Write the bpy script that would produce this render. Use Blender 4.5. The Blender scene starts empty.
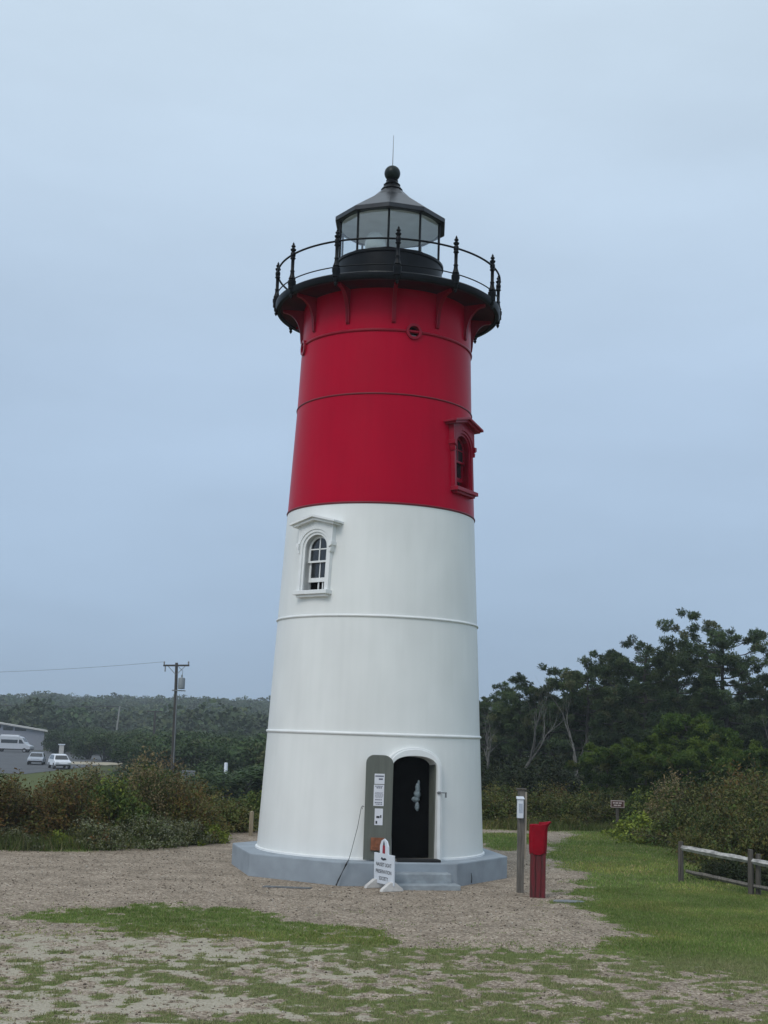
import bpy, math, random
import numpy as np
from mathutils import Vector, Matrix, noise as mnoise

# ------------------------------------------------------------------ camera, sky, sun, exposure
sc = bpy.context.scene
COL = sc.collection
R = math.radians
EYE = 2.93
PITCH, ROLL = R(9.737), R(1.882)
cd = bpy.data.cameras.new("camera")
cd.sensor_fit = 'VERTICAL'
cd.sensor_height = 24.0
cd.lens = 24.0 * 1290.0 / 1024.0
cd.clip_start, cd.clip_end = 0.1, 4000
cam = bpy.data.objects.new("camera", cd)
COL.objects.link(cam)
F = Vector((0, math.cos(PITCH), math.sin(PITCH)))
Rt = Vector((1, 0, 0))
Up = Vector((0, -math.sin(PITCH), math.cos(PITCH)))
Rt2 = math.cos(ROLL) * Rt + math.sin(ROLL) * Up
Up2 = -math.sin(ROLL) * Rt + math.cos(ROLL) * Up
M = Matrix((Rt2, Up2, -F)).transposed().to_4x4()
M.translation = (0, 0, EYE)
cam.matrix_world = M
sc.camera = cam

SUN_DIR = Vector((-0.42, -0.68, 0.80)).normalized()      # towards the (veiled) sun
SUN_EL = math.asin(SUN_DIR.z)
SUN_AZ = math.atan2(SUN_DIR.x, SUN_DIR.y)
w = bpy.data.worlds.new("World")
sc.world = w
w.use_nodes = True
nt = w.node_tree
nt.nodes.clear()
N, L = nt.nodes.new, nt.links.new
out = N('ShaderNodeOutputWorld')
bg = N('ShaderNodeBackground')
bg.inputs['Strength'].default_value = 0.10
sky = N('ShaderNodeTexSky')
sky.sky_type = 'NISHITA'
sky.sun_disc = False
sky.sun_elevation = SUN_EL
sky.sun_rotation = SUN_AZ
sky.air_density, sky.dust_density, sky.ozone_density = 1.0, 4.0, 2.0
tc = N('ShaderNodeTexCoord')
sep = N('ShaderNodeSeparateXYZ')
L(tc.outputs['Generated'], sep.inputs[0])
ramp = N('ShaderNodeValToRGB')                             # cloud deck: dimmer and bluer towards the horizon
els = ramp.color_ramp.elements
els[0].position, els[0].color = 0.0, (0.375, 0.505, 0.680, 1)
els[1].position, els[1].color = 1.0, (0.78, 0.86, 0.93, 1)
for p_, c_ in ((0.08, (0.390, 0.525, 0.705, 1)), (0.26, (0.478, 0.618, 0.800, 1)), (0.50, (0.625, 0.762, 0.900, 1))):
    e_ = els.new(p_)
    e_.color = c_
L(sep.outputs['Z'], ramp.inputs[0])
mp = N('ShaderNodeMapping')
mp.inputs['Scale'].default_value = (1.0, 1.0, 3.2)
L(tc.outputs['Generated'], mp.inputs[0])
nz = N('ShaderNodeTexNoise')
nz.inputs['Scale'].default_value = 2.1
nz.inputs['Detail'].default_value = 5.0
nz.inputs['Roughness'].default_value = 0.5
L(mp.outputs[0], nz.inputs['Vector'])
mr = N('ShaderNodeMapRange')
mr.inputs['From Min'].default_value, mr.inputs['From Max'].default_value = 0.3, 0.7
mr.inputs['To Min'].default_value, mr.inputs['To Max'].default_value = 9.1, 10.9
L(nz.outputs['Fac'], mr.inputs['Value'])
vm = N('ShaderNodeVectorMath')
vm.operation = 'SCALE'
L(ramp.outputs[0], vm.inputs[0])
L(mr.outputs[0], vm.inputs['Scale'])
mx = N('ShaderNodeMixRGB')
mx.inputs[0].default_value = 0.92
L(sky.outputs[0], mx.inputs[1])
L(vm.outputs[0], mx.inputs[2])
L(mx.outputs[0], bg.inputs['Color'])
L(bg.outputs[0], out.inputs['Surface'])

sd = bpy.data.lights.new("sun", 'SUN')
sd.energy = 1.05
sd.angle = R(25)
sd.color = (1.0, 0.97, 0.92)
sun = bpy.data.objects.new("sun", sd)
COL.objects.link(sun)
sun.rotation_euler = (-SUN_DIR).to_track_quat('-Z', 'Y').to_euler()

sc.view_settings.view_transform = 'Standard'
sc.view_settings.look = 'None'
sc.view_settings.gamma = 1.0
sc.view_settings.use_curve_mapping = False
sc.view_settings.exposure = 0.0
sc.render.engine = 'CYCLES'
sc.cycles.use_denoising = True
sc.cycles.max_bounces = 6
sc.cycles.diffuse_bounces = 3
sc.cycles.transparent_max_bounces = 12
sc.cycles.volume_bounces = 0

# ------------------------------------------------------------------ helpers
def tag(o, label=None, cat=None, group=None, kind=None):
    if label: o['label'] = label
    if cat: o['category'] = cat
    if group: o['group'] = group
    if kind: o['kind'] = kind
    return o

def empty(name, loc=(0, 0, 0), rz=0.0, label=None, cat=None, group=None):
    o = bpy.data.objects.new(name, None)
    o.empty_display_size = 0.3
    COL.objects.link(o)
    o.location = loc
    o.rotation_euler = (0, 0, rz)
    return tag(o, label, cat, group)

def link_mesh(name, me, mat, parent=None):
    if mat is not None and not me.materials: me.materials.append(mat)
    o = bpy.data.objects.new(name, me)
    COL.objects.link(o)
    if parent is not None: o.parent = parent
    return o

def children(o):
    return [c for c in bpy.data.objects if c.parent == o]

KIDS = {}
def copy_tree(o, loc, rz, scale=1.0, label=None, group=None):
    kids = KIDS.get(o.name)
    if kids is None:
        kids = KIDS[o.name] = children(o)
    c = o.copy()
    COL.objects.link(c)
    c.location, c.rotation_euler = loc, (0, 0, rz)
    c.scale = scale if isinstance(scale, (tuple, list)) else (scale,) * 3
    if label: c['label'] = label
    if group: c['group'] = group
    for k in kids:
        d = k.copy()
        COL.objects.link(d)
        d.parent = c
    return c

class MB:
    """collects shapes and links them as one mesh object"""
    def __init__(s):
        s.v, s.f = [], []
    def add(s, vs, fs):
        b = len(s.v)
        s.v += [tuple(p) for p in vs]
        s.f += [tuple(i + b for i in q) for q in fs]
        return s
    def box(s, x0, x1, y0, y1, z0, z1, fn=None):
        vs = [(x, y, z) for z in (z0, z1) for y in (y0, y1) for x in (x0, x1)]
        if fn: vs = [fn(*p) for p in vs]
        return s.add(vs, [(0, 2, 3, 1), (4, 5, 7, 6), (0, 1, 5, 4), (2, 6, 7, 3), (0, 4, 6, 2), (1, 3, 7, 5)])
    def prism(s, poly, w0, w1, fn=lambda u, v, w: (u, v, w)):
        n = len(poly)
        vs = [fn(u, v, w0) for u, v in poly] + [fn(u, v, w1) for u, v in poly]
        fs = [tuple(range(n))[::-1], tuple(range(n, 2 * n))]
        fs += [(i, (i + 1) % n, n + (i + 1) % n, n + i) for i in range(n)]
        return s.add(vs, fs)
    def ring(s, outer, inner, w0, w1, fn, closed=True):
        n = len(outer)
        vs = [fn(u, v, w0) for u, v in outer] + [fn(u, v, w1) for u, v in outer]
        vs += [fn(u, v, w0) for u, v in inner] + [fn(u, v, w1) for u, v in inner]
        fs = []
        m = n if closed else n - 1
        for i in range(m):
            j = (i + 1) % n
            fs += [(i, j, n + j, n + i), (2 * n + j, 2 * n + i, 3 * n + i, 3 * n + j),
                   (n + i, n + j, 3 * n + j, 3 * n + i), (j, i, 2 * n + i, 2 * n + j)]
        if not closed:
            for i in (0, n - 1): fs.append((i, n + i, 3 * n + i, 2 * n + i))
        return s.add(vs, fs)
    def lathe(s, prof, n=48, c=(0, 0, 0), closed=False, a0=0.0):
        vs, fs = [], []
        k = len(prof)
        for i in range(n):
            a = a0 + 2 * math.pi * i / n
            vs += [(c[0] + r * math.sin(a), c[1] - r * math.cos(a), c[2] + z) for r, z in prof]
        for i in range(n):
            j = (i + 1) % n
            for q in range(k if closed else k - 1):
                t = (q + 1) % k
                fs.append((i * k + q, j * k + q, j * k + t, i * k + t))
        if not closed:
            if prof[0][0] > 1e-6: fs.append(tuple(i * k for i in range(n))[::-1])
            if prof[-1][0] > 1e-6: fs.append(tuple(i * k + k - 1 for i in range(n)))
        return s.add(vs, fs)
    def tube(s, pts, rad, n=6):
        pts = [Vector(p) for p in pts]
        if not isinstance(rad, (list, tuple)): rad = [rad] * len(pts)
        vs, fs = [], []
        for i, p in enumerate(pts):
            d = (pts[min(i + 1, len(pts) - 1)] - pts[max(i - 1, 0)])
            d = d.normalized() if d.length > 1e-9 else Vector((0, 0, 1))
            a = d.cross(Vector((0, 0, 1)) if abs(d.z) < 0.9 else Vector((1, 0, 0))).normalized()
            b = d.cross(a)
            for k in range(n):
                t = 2 * math.pi * k / n
                vs.append(tuple(p + (a * math.cos(t) + b * math.sin(t)) * rad[i]))
        for i in range(len(pts) - 1):
            for k in range(n):
                q = (k + 1) % n
                fs.append((i * n + k, i * n + q, (i + 1) * n + q, (i + 1) * n + k))
        fs += [tuple(range(n))[::-1], tuple(range((len(pts) - 1) * n, len(pts) * n))]
        return s.add(vs, fs)
    def mesh(s, name, smooth=None):
        me = bpy.data.meshes.new(name)
        me.from_pydata(s.v, [], s.f)
        me.validate()
        if smooth is not None:
            me.shade_smooth()
            me.set_sharp_from_angle(angle=R(smooth))
        me.update()
        return me
    def build(s, name, mat, parent=None, smooth=None, bevel=0.0):
        me = s.mesh(name, smooth)
        o = link_mesh(name, me, mat, parent)
        if bevel:
            m = o.modifiers.new("bevel", 'BEVEL')
            m.width, m.segments, m.limit_method = bevel, 2, 'ANGLE'
        return o

def fast_mesh(name, V, Fc, tint=None):
    """V (n,3), Fc (m,k) arrays; tint (n,3) point colours"""
    me = bpy.data.meshes.new(name)
    n, (m, k) = len(V), Fc.shape
    me.vertices.add(n)
    me.vertices.foreach_set('co', np.asarray(V, np.float32).ravel())
    me.loops.add(m * k)
    me.loops.foreach_set('vertex_index', np.asarray(Fc, np.int32).ravel())
    me.polygons.add(m)
    me.polygons.foreach_set('loop_start', np.arange(0, m * k, k, dtype=np.int32))
    me.update(calc_edges=True)
    if tint is not None:
        a = me.attributes.new('tint', 'FLOAT_COLOR', 'POINT')
        c = np.ones((n, 4), np.float32)
        c[:, :3] = tint
        a.data.foreach_set('color', c.ravel())
    return me

def text_mesh(body, size, name='lettering', depth=0.001):
    cu = bpy.data.curves.new(name, 'FONT')
    cu.body = body
    cu.size = size
    cu.align_x, cu.align_y = 'CENTER', 'CENTER'
    cu.extrude = depth
    o = bpy.data.objects.new(name, cu)
    COL.objects.link(o)
    dg = bpy.context.evaluated_depsgraph_get()
    me = bpy.data.meshes.new_from_object(o.evaluated_get(dg))
    bpy.data.objects.remove(o)
    return me

# ------------------------------------------------------------------ materials
def mat(name, col, rough=0.6, var=0.12, scale=3.0, stretch=(1, 1, 1), bump=0.0, bscale=40.0, metal=0.0,
        col2=None, spec=0.5, thr=(0.35, 0.65), detail=6.0, rvar=0.0):
    m = bpy.data.materials.new(name)
    m.use_nodes = True
    t = m.node_tree
    b = t.nodes['Principled BSDF']
    b.inputs['Roughness'].default_value = rough
    b.inputs['Metallic'].default_value = metal
    b.inputs['Specular IOR Level'].default_value = spec
    co = t.nodes.new('ShaderNodeTexCoord')
    mp = t.nodes.new('ShaderNodeMapping')
    mp.inputs['Scale'].default_value = stretch
    t.links.new(co.outputs['Object'], mp.inputs[0])
    nz = t.nodes.new('ShaderNodeTexNoise')
    nz.inputs['Scale'].default_value = scale
    nz.inputs['Detail'].default_value = detail
    t.links.new(mp.outputs[0], nz.inputs['Vector'])
    rp = t.nodes.new('ShaderNodeValToRGB')
    c2 = col2 if col2 else tuple(c * (1 - var) for c in col)
    rp.color_ramp.elements[0].position, rp.color_ramp.elements[1].position = thr
    rp.color_ramp.elements[0].color = (*c2, 1)
    rp.color_ramp.elements[1].color = (*[min(1, c * (1 + var * 0.5)) for c in col], 1)
    t.links.new(nz.outputs['Fac'], rp.inputs[0])
    t.links.new(rp.outputs[0], b.inputs['Base Color'])
    if rvar:
        mr = t.nodes.new('ShaderNodeMapRange')
        mr.inputs['To Min'].default_value, mr.inputs['To Max'].default_value = max(0.02, rough - rvar), min(1, rough + rvar)
        t.links.new(nz.outputs['Fac'], mr.inputs['Value'])
        t.links.new(mr.outputs[0], b.inputs['Roughness'])
    if bump:
        n2 = t.nodes.new('ShaderNodeTexNoise')
        n2.inputs['Scale'].default_value = bscale
        n2.inputs['Detail'].default_value = 4
        t.links.new(mp.outputs[0], n2.inputs['Vector'])
        bp = t.nodes.new('ShaderNodeBump')
        bp.inputs['Strength'].default_value = bump
        bp.inputs['Distance'].default_value = 0.02
        t.links.new(n2.outputs['Fac'], bp.inputs['Height'])
        t.links.new(bp.outputs[0], b.inputs['Normal'])
    return m

def leaf_mat(name, rough=0.55, trans=0.14):
    m = bpy.data.materials.new(name)
    m.use_nodes = True
    t = m.node_tree
    b = t.nodes['Principled BSDF']
    b.inputs['Roughness'].default_value = rough
    b.inputs['Specular IOR Level'].default_value = 0.10
    at = t.nodes.new('ShaderNodeAttribute')
    at.attribute_name = 'tint'
    oi = t.nodes.new('ShaderNodeObjectInfo')
    mr = t.nodes.new('ShaderNodeMapRange')
    mr.inputs['To Min'].default_value, mr.inputs['To Max'].default_value = 0.78, 1.22
    t.links.new(oi.outputs['Random'], mr.inputs['Value'])
    vm = t.nodes.new('ShaderNodeVectorMath')
    vm.operation = 'SCALE'
    t.links.new(at.outputs['Color'], vm.inputs[0])
    t.links.new(mr.outputs[0], vm.inputs['Scale'])
    t.links.new(vm.outputs[0], b.inputs['Base Color'])
    if trans:
        tr = t.nodes.new('ShaderNodeBsdfTranslucent')
        t.links.new(vm.outputs[0], tr.inputs['Color'])
        ms = t.nodes.new('ShaderNodeMixShader')
        ms.inputs[0].default_value = trans
        t.links.new(b.outputs[0], ms.inputs[1])
        t.links.new(tr.outputs[0], ms.inputs[2])
        t.links.new(ms.outputs[0], t.nodes['Material Output'].inputs['Surface'])
    return m

def glass_mat(name, tint, clear):
    m = bpy.data.materials.new(name)
    m.use_nodes = True
    t = m.node_tree
    t.nodes.remove(t.nodes['Principled BSDF'])
    tr = t.nodes.new('ShaderNodeBsdfTransparent')
    tr.inputs['Color'].default_value = (*tint, 1)
    gl = t.nodes.new('ShaderNodeBsdfGlossy')
    gl.inputs['Roughness'].default_value = 0.03
    gl.inputs['Color'].default_value = (0.9, 0.95, 1, 1)
    lw = t.nodes.new('ShaderNodeLayerWeight')
    lw.inputs['Blend'].default_value = 0.5
    pw = t.nodes.new('ShaderNodeMath')
    pw.operation = 'POWER'
    pw.inputs[1].default_value = 4.0
    t.links.new(lw.outputs['Facing'], pw.inputs[0])
    fr = t.nodes.new('ShaderNodeMapRange')
    fr.inputs['To Min'].default_value, fr.inputs['To Max'].default_value = clear, 0.9
    t.links.new(pw.outputs[0], fr.inputs['Value'])
    ms = t.nodes.new('ShaderNodeMixShader')
    t.links.new(fr.outputs[0], ms.inputs[0])
    t.links.new(tr.outputs[0], ms.inputs[1])
    t.links.new(gl.outputs[0], ms.inputs[2])
    t.links.new(ms.outputs[0], t.nodes['Material Output'].inputs['Surface'])
    return m

def paint_mat(name, col, streak, rough, seam=0.0):
    """tower paint: broad blotches, faint vertical run marks, slight plate waviness, vertical plate joints"""
    m = mat(name, col, rough=rough, var=0.05, scale=1.1, stretch=(1, 1, 0.6), rvar=0.05, detail=3)
    t = m.node_tree
    b = t.nodes['Principled BSDF']
    base = b.inputs['Base Color'].links[0].from_socket
    co = t.nodes.new('ShaderNodeTexCoord')
    mp = t.nodes.new('ShaderNodeMapping')
    mp.inputs['Scale'].default_value = (5.5, 5.5, 0.22)
    t.links.new(co.outputs['Object'], mp.inputs[0])
    nz = t.nodes.new('ShaderNodeTexNoise')
    nz.inputs['Scale'].default_value = 1.6
    nz.inputs['Detail'].default_value = 5
    t.links.new(mp.outputs[0], nz.inputs['Vector'])
    rp = t.nodes.new('ShaderNodeValToRGB')
    rp.color_ramp.elements[0].position, rp.color_ramp.elements[1].position = 0.30, 0.62
    rp.color_ramp.elements[0].color = (*streak, 1)
    rp.color_ramp.elements[1].color = (1, 1, 1, 1)
    t.links.new(nz.outputs['Fac'], rp.inputs[0])
    mu = t.nodes.new('ShaderNodeMixRGB')
    mu.blend_type = 'MULTIPLY'
    mu.inputs[0].default_value = 1
    t.links.new(base, mu.inputs[1])
    t.links.new(rp.outputs[0], mu.inputs[2])
    t.links.new(mu.outputs[0], b.inputs['Base Color'])
    n2 = t.nodes.new('ShaderNodeTexNoise')
    n2.inputs['Scale'].default_value = 1.3
    n2.inputs['Detail'].default_value = 2
    t.links.new(co.outputs['Object'], n2.inputs['Vector'])
    bp = t.nodes.new('ShaderNodeBump')
    bp.inputs['Strength'].default_value = 0.22
    bp.inputs['Distance'].default_value = 0.03
    t.links.new(n2.outputs['Fac'], bp.inputs['Height'])
    t.links.new(bp.outputs[0], b.inputs['Normal'])
    return m

WHITE = paint_mat('white_tower_paint', (0.83, 0.835, 0.81), (0.972, 0.976, 0.972), 0.40)
RED = paint_mat('red_tower_paint', (0.45, 0.002, 0.026), (0.95, 0.95, 0.95), 0.34)
RED.node_tree.nodes['Principled BSDF'].inputs['Specular IOR Level'].default_value = 0.08
TRIMW = mat('white_trim_paint', (0.82, 0.83, 0.82), rough=0.38, var=0.05, scale=4)
TRIMR = mat('red_trim_paint', (0.29, 0.004, 0.022), rough=0.36, var=0.10, scale=4, spec=0.25)
SEAMR = mat('dark_red_joint', (0.16, 0.004, 0.014), rough=0.5, var=0.1)
BLACK = mat('black_iron_paint', (0.004, 0.005, 0.007), rough=0.38, var=0.35, scale=5, rvar=0.08, spec=0.16)
ROOFB = mat('black_roof_sheet', (0.030, 0.032, 0.036), rough=0.32, var=0.3, scale=3, metal=0.3)
BALL = mat('green_black_ball', (0.008, 0.015, 0.013), rough=0.4, var=0.3, spec=0.25)
INNER = mat('unlit_black_interior', (0.006, 0.006, 0.006), rough=0.95, var=0.3, spec=0.0)  # near-black colour stands in for the unlit inside of the tower
LINER = mat('grey_lantern_ceiling', (0.60, 0.61, 0.60), rough=0.7, var=0.1)
PLINTH = mat('blue_grey_painted_concrete', (0.295, 0.335, 0.375), rough=0.75, var=0.14, scale=2.2, bump=0.15, bscale=30)
STEPM = mat('worn_grey_step_paint', (0.30, 0.335, 0.36), rough=0.75, var=0.22, scale=5, bump=0.15, bscale=30)
GREEN = mat('sage_green_door_paint', (0.125, 0.135, 0.115), rough=0.55, var=0.12, scale=3, stretch=(6, 6, 0.5))
DKMAT = mat('black_rubber', (0.012, 0.012, 0.013), rough=0.8, var=0.2)
GLASSD = mat('dark_window_glass', (0.014, 0.017, 0.02), rough=0.06, var=0.2, spec=0.8)
LGLASS = glass_mat('lantern_glass', (0.93, 0.96, 0.96), 0.12)
PAPER = mat('white_paper', (0.72, 0.73, 0.78), rough=0.8, var=0.04)
INK = mat('grey_ink', (0.13, 0.14, 0.19), rough=0.8, var=0.1)
INKD = mat('black_ink', (0.02, 0.022, 0.03), rough=0.7, var=0.1)
RUSTB = mat('rusty_brown_panel', (0.24, 0.085, 0.038), rough=0.7, var=0.35, scale=14)
STEEL = mat('dull_steel', (0.25, 0.25, 0.25), rough=0.45, var=0.2, metal=0.6)
WOODG = mat('weathered_grey_wood', (0.16, 0.145, 0.125), rough=0.85, var=0.45, scale=3, stretch=(12, 12, 0.8), bump=0.5, bscale=10)
WOODD = mat('dark_weathered_wood', (0.10, 0.088, 0.075), rough=0.88, var=0.45, scale=3, stretch=(12, 12, 0.8), bump=0.5, bscale=10)
WOODP = mat('pale_split_rail_wood', (0.46, 0.45, 0.43), rough=0.85, var=0.5, scale=2, stretch=(3, 3, 9), bump=0.5, bscale=8)
WOODT = mat('tan_post_wood', (0.30, 0.25, 0.17), rough=0.85, var=0.3, scale=3, stretch=(10, 10, 0.8), bump=0.4, bscale=10)
REDWOOD = mat('worn_red_post_paint', (0.125, 0.007, 0.012), rough=0.7, var=0.3, scale=4, stretch=(9, 9, 0.7), col2=(0.055, 0.014, 0.012), thr=(0.33, 0.6), bump=0.3, bscale=8)
REDCLOTH = mat('bright_red_canvas', (0.26, 0.003, 0.013), rough=0.9, spec=0.15, var=0.2, scale=5, bump=0.3, bscale=18)
PLASTW = mat('white_plastic', (0.70, 0.74, 0.80), rough=0.45, var=0.05)
FOOTW = mat('dirty_white_plastic', (0.62, 0.60, 0.57), rough=0.6, var=0.14, scale=9)
BROWNS = mat('brown_sign_board', (0.075, 0.030, 0.022), rough=0.6, var=0.15)
BARK = mat('dark_pine_bark', (0.052, 0.047, 0.042), rough=0.95, var=0.5, scale=4, stretch=(4, 4, 1), bump=0.6, bscale=14)
PALEB = mat('pale_dead_bark', (0.135, 0.130, 0.118), rough=0.9, var=0.4, scale=4, stretch=(4, 4, 1))
TWIG = mat('brown_twig', (0.06, 0.05, 0.04), rough=0.95, var=0.4, scale=5)
LEAF = leaf_mat('shrub_leaves')
NEEDLE = leaf_mat('pine_needles', 0.6, 0.12)
BLADE = leaf_mat('grass_blades', 0.6, 0.3)
SIDING = mat('blue_grey_siding', (0.27, 0.28, 0.33), rough=0.8, var=0.12, scale=2, stretch=(1, 1, 12))
CREAMT = mat('pale_roof_edge', (0.55, 0.53, 0.50), rough=0.6, var=0.1)
ROOFG = mat('grey_flat_roof', (0.20, 0.20, 0.21), rough=0.8, var=0.2)
VANP = mat('silver_white_car_paint', (0.48, 0.50, 0.54), rough=0.28, var=0.04)
CARW = mat('white_car_paint', (0.72, 0.74, 0.78), rough=0.25, var=0.03)
CARS = mat('silver_car_paint', (0.34, 0.37, 0.42), rough=0.28, var=0.04)
TYRE = mat('tyre_rubber', (0.02, 0.02, 0.02), rough=0.85, var=0.2)
RIM = mat('alloy_rim', (0.35, 0.35, 0.36), rough=0.35, var=0.1, metal=0.6)
REDL = mat('red_tail_lamp', (0.35, 0.01, 0.01), rough=0.25, var=0.1)
CLEARL = mat('clear_head_lamp', (0.6, 0.62, 0.65), rough=0.15, var=0.05)
POLEW = mat('creosoted_pole_wood', (0.060, 0.052, 0.046), rough=0.9, var=0.4, scale=2, stretch=(6, 6, 0.4))
XFMR = mat('grey_transformer', (0.22, 0.24, 0.25), rough=0.5, var=0.1)
WIRE = mat('black_cable', (0.03, 0.03, 0.03), rough=0.7, var=0.1)
LAMPG = mat('pale_beacon_glass', (0.62, 0.66, 0.62), rough=0.15, var=0.1)
ASPH = mat('car_park_asphalt', (0.085, 0.088, 0.095), rough=0.9, var=0.2, scale=0.7, bump=0.3, bscale=60)

# ------------------------------------------------------------------ numpy noise
def vnoise(x, y, seed=0):
    xi, yi = np.floor(x).astype(np.int64), np.floor(y).astype(np.int64)
    fx, fy = x - xi, y - yi
    fx, fy = fx * fx * (3 - 2 * fx), fy * fy * (3 - 2 * fy)
    def h(a, b):
        n = (a * 374761393 + b * 668265263 + seed * 974711) & 0x7fffffff
        n = ((n ^ (n >> 13)) * 1274126177) & 0x7fffffff
        return ((n ^ (n >> 16)) & 0xffff) / 65535.0
    return (h(xi, yi) * (1 - fx) + h(xi + 1, yi) * fx) * (1 - fy) + (h(xi, yi + 1) * (1 - fx) + h(xi + 1, yi + 1) * fx) * fy

def fbm(x, y, seed=0, octv=4):
    s, a, t = 0, 1.0, 0
    for o in range(octv):
        s = s + a * vnoise(x * 2 ** o + 17.3 * o, y * 2 ** o + 5.1 * o, seed + o)
        t += a
        a *= 0.5
    return s / t

def sstep(a, b, x):
    t = np.clip((x - a) / (b - a), 0, 1)
    return t * t * (3 - 2 * t)

def sdist(x, y, poly):
    """signed distance to polygon, positive inside"""
    d = np.full(x.shape, 1e9)
    ins = np.zeros(x.shape, bool)
    n = len(poly)
    for i in range(n):
        (ax, ay), (bx, by) = poly[i], poly[(i + 1) % n]
        ex, ey = bx - ax, by - ay
        t = np.clip(((x - ax) * ex + (y - ay) * ey) / (ex * ex + ey * ey), 0, 1)
        d = np.minimum(d, np.hypot(x - ax - t * ex, y - ay - t * ey))
        c = ((ay > y) != (by > y)) & (x < (bx - ax) * (y - ay) / (by - ay + 1e-12) + ax)
        ins ^= c
    return np.where(ins, d, -d)

# ------------------------------------------------------------------ terrain
def height(x, y):
    x, y = np.asarray(x, float), np.asarray(y, float)
    drop = -2.1 * sstep(38, 95, y) * sstep(4, -14, x)                     # the car park lies lower, left
    hill = sstep(330, 760, y) * 12.8 * sstep(380, 60, x) * (0.85 + 0.3 * fbm(x / 140, y / 140, 5, 3))
    hill = hill - sstep(330, 600, y) * sstep(-60, -240, x) * 1.5
    bump = 0.05 * (fbm(x / 2.3, y / 2.3, 3, 3) - 0.5) * sstep(34, 24, np.hypot(x, y - 28.7)) * sstep(3.6, 6.0, np.hypot(x, y - 28.7))
    return drop + hill + bump

LAWN = [(5.62, 39.9), (6.9, 43.0), (9.0, 43.5), (14, 44), (60, 44), (60, 6), (8, 9), (5.2, 15.0), (4.6, 17.0), (4.1, 18.2), (3.5, 18.3), (2.8, 19.0),
        (4.0, 20.5), (4.0, 22.84), (3.85, 24.3), (4.62, 27.6), (4.58, 30.82), (4.45, 33.7)]
BAND = [(-5.3, 20.5), (-4.9, 21.35), (-3.65, 22.05), (-2.29, 21.8), (-1.11, 21.05), (-0.15, 19.95), (0.45, 18.7), (-0.96, 18.7), (-2.38, 19.0), (-3.9, 19.6), (-5.0, 19.6)]
BACKP = [(3.25, 40.9), (5.0, 41.3), (5.2, 39.2), (3.97, 35.9), (3.5, 34.9), (2.9, 36.2)]
GRAVEL = [(-12, 31.2), (-8.3, 30.4), (-6.5, 31.0), (-5.3, 32.3), (-4.4, 34.5), (-3.8, 38.0), (-2.5, 38.8), (1.0, 39.5), (2.8, 41.8), (6.6, 42.2), (7.2, 41.2),
          (5.7, 39.6), (4.5, 34), (4.7, 31), (4.75, 27.9), (3.9, 24.2), (4.1, 22.8), (4.3, 20.7), (3.6, 19.3), (2.6, 18.8), (0.6, 19.1), (-1.0, 20.9), (-2.3, 21.7),
          (-3.7, 22.0), (-5.0, 21.3), (-6.6, 20.6), (-12, 20.0)]

def masks(x, y):
    """grass cover, pale sand cover (0..1) on the open ground near the tower"""
    j = (fbm(x / 0.9, y / 0.9, 11, 4) - 0.5)
    pat = fbm(x / 0.17, y / 0.19, 23, 2)
    lawn = sstep(-0.55, 0.40, sdist(x, y, LAWN) + 1.7 * j + 0.6 * (pat - 0.5))
    band = sstep(-0.55, 0.45, sdist(x, y, BAND) + 1.9 * j + 0.7 * (pat - 0.5))
    back = sstep(-0.3, 0.3, sdist(x, y, BACKP) + 1.0 * j)
    grav = sstep(-0.35, 0.35, sdist(x, y, GRAVEL) + 1.0 * j)
    big = fbm(x / 2.2, y / 1.8, 31, 3)
    front = sstep(19.9, 18.2, y + 1.0 * j)                                # trampled foreground
    patch = front * (0.06 + 0.72 * sstep(0.35, 0.68, pat + 0.65 * (big - 0.5) + 0.08 * sstep(-4.5, -0.5, x)))
    worn = sstep(20.0, 16.5, y + 0.20 * x)                                # lawn wears out towards the camera
    lawn = lawn * (1 - 0.62 * worn * sstep(0.66, 0.36, pat + 0.5 * (big - 0.5)))
    far = sstep(41.5, 44.0, y) * 0.9
    side = sstep(-0.2, 0.6, sdist(x, y, [(-40, 31), (-8.3, 30.4), (-6.5, 31.0), (-5.3, 32.3), (-4.4, 34.5), (-3.8, 38.0), (-3.5, 60), (-40, 60)]) + j)
    g = np.clip(np.maximum.reduce([lawn, band * (0.55 + 0.5 * sstep(0.3, 0.6, pat)), back, patch, far, side * 0.8]), 0, 1)
    weeds = grav * sstep(0.63, 0.75, pat) * 0.30 * sstep(25, 20, y)
    g = np.clip(np.maximum(g, weeds), 0, 1)
    s = front * (1 - grav * 0.8) * 0.95 * sstep(0.28, 0.66, fbm(x / 0.19, y / 0.17, 47, 2) + 0.5 * (fbm(x / 2.6, y / 2.0, 53, 2) - 0.5)) * sstep(7.5, 3.5, x + 0.3 * y - 4 * j)
    s = np.clip(s, 0, 1)
    return g, s

def axis(fine0, fine1, step, lo, hi, grow=1.18):
    a = list(np.arange(fine0, fine1 + 1e-6, step))
    st, p = step, fine1
    while p < hi:
        st *= grow
        p += min(st, 18)
        a.append(min(p, hi))
    st, p, b = step, fine0, []
    while p > lo:
        st *= grow
        p -= min(st, 18)
        b.append(max(p, lo))
    return np.array(b[::-1] + a)

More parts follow.
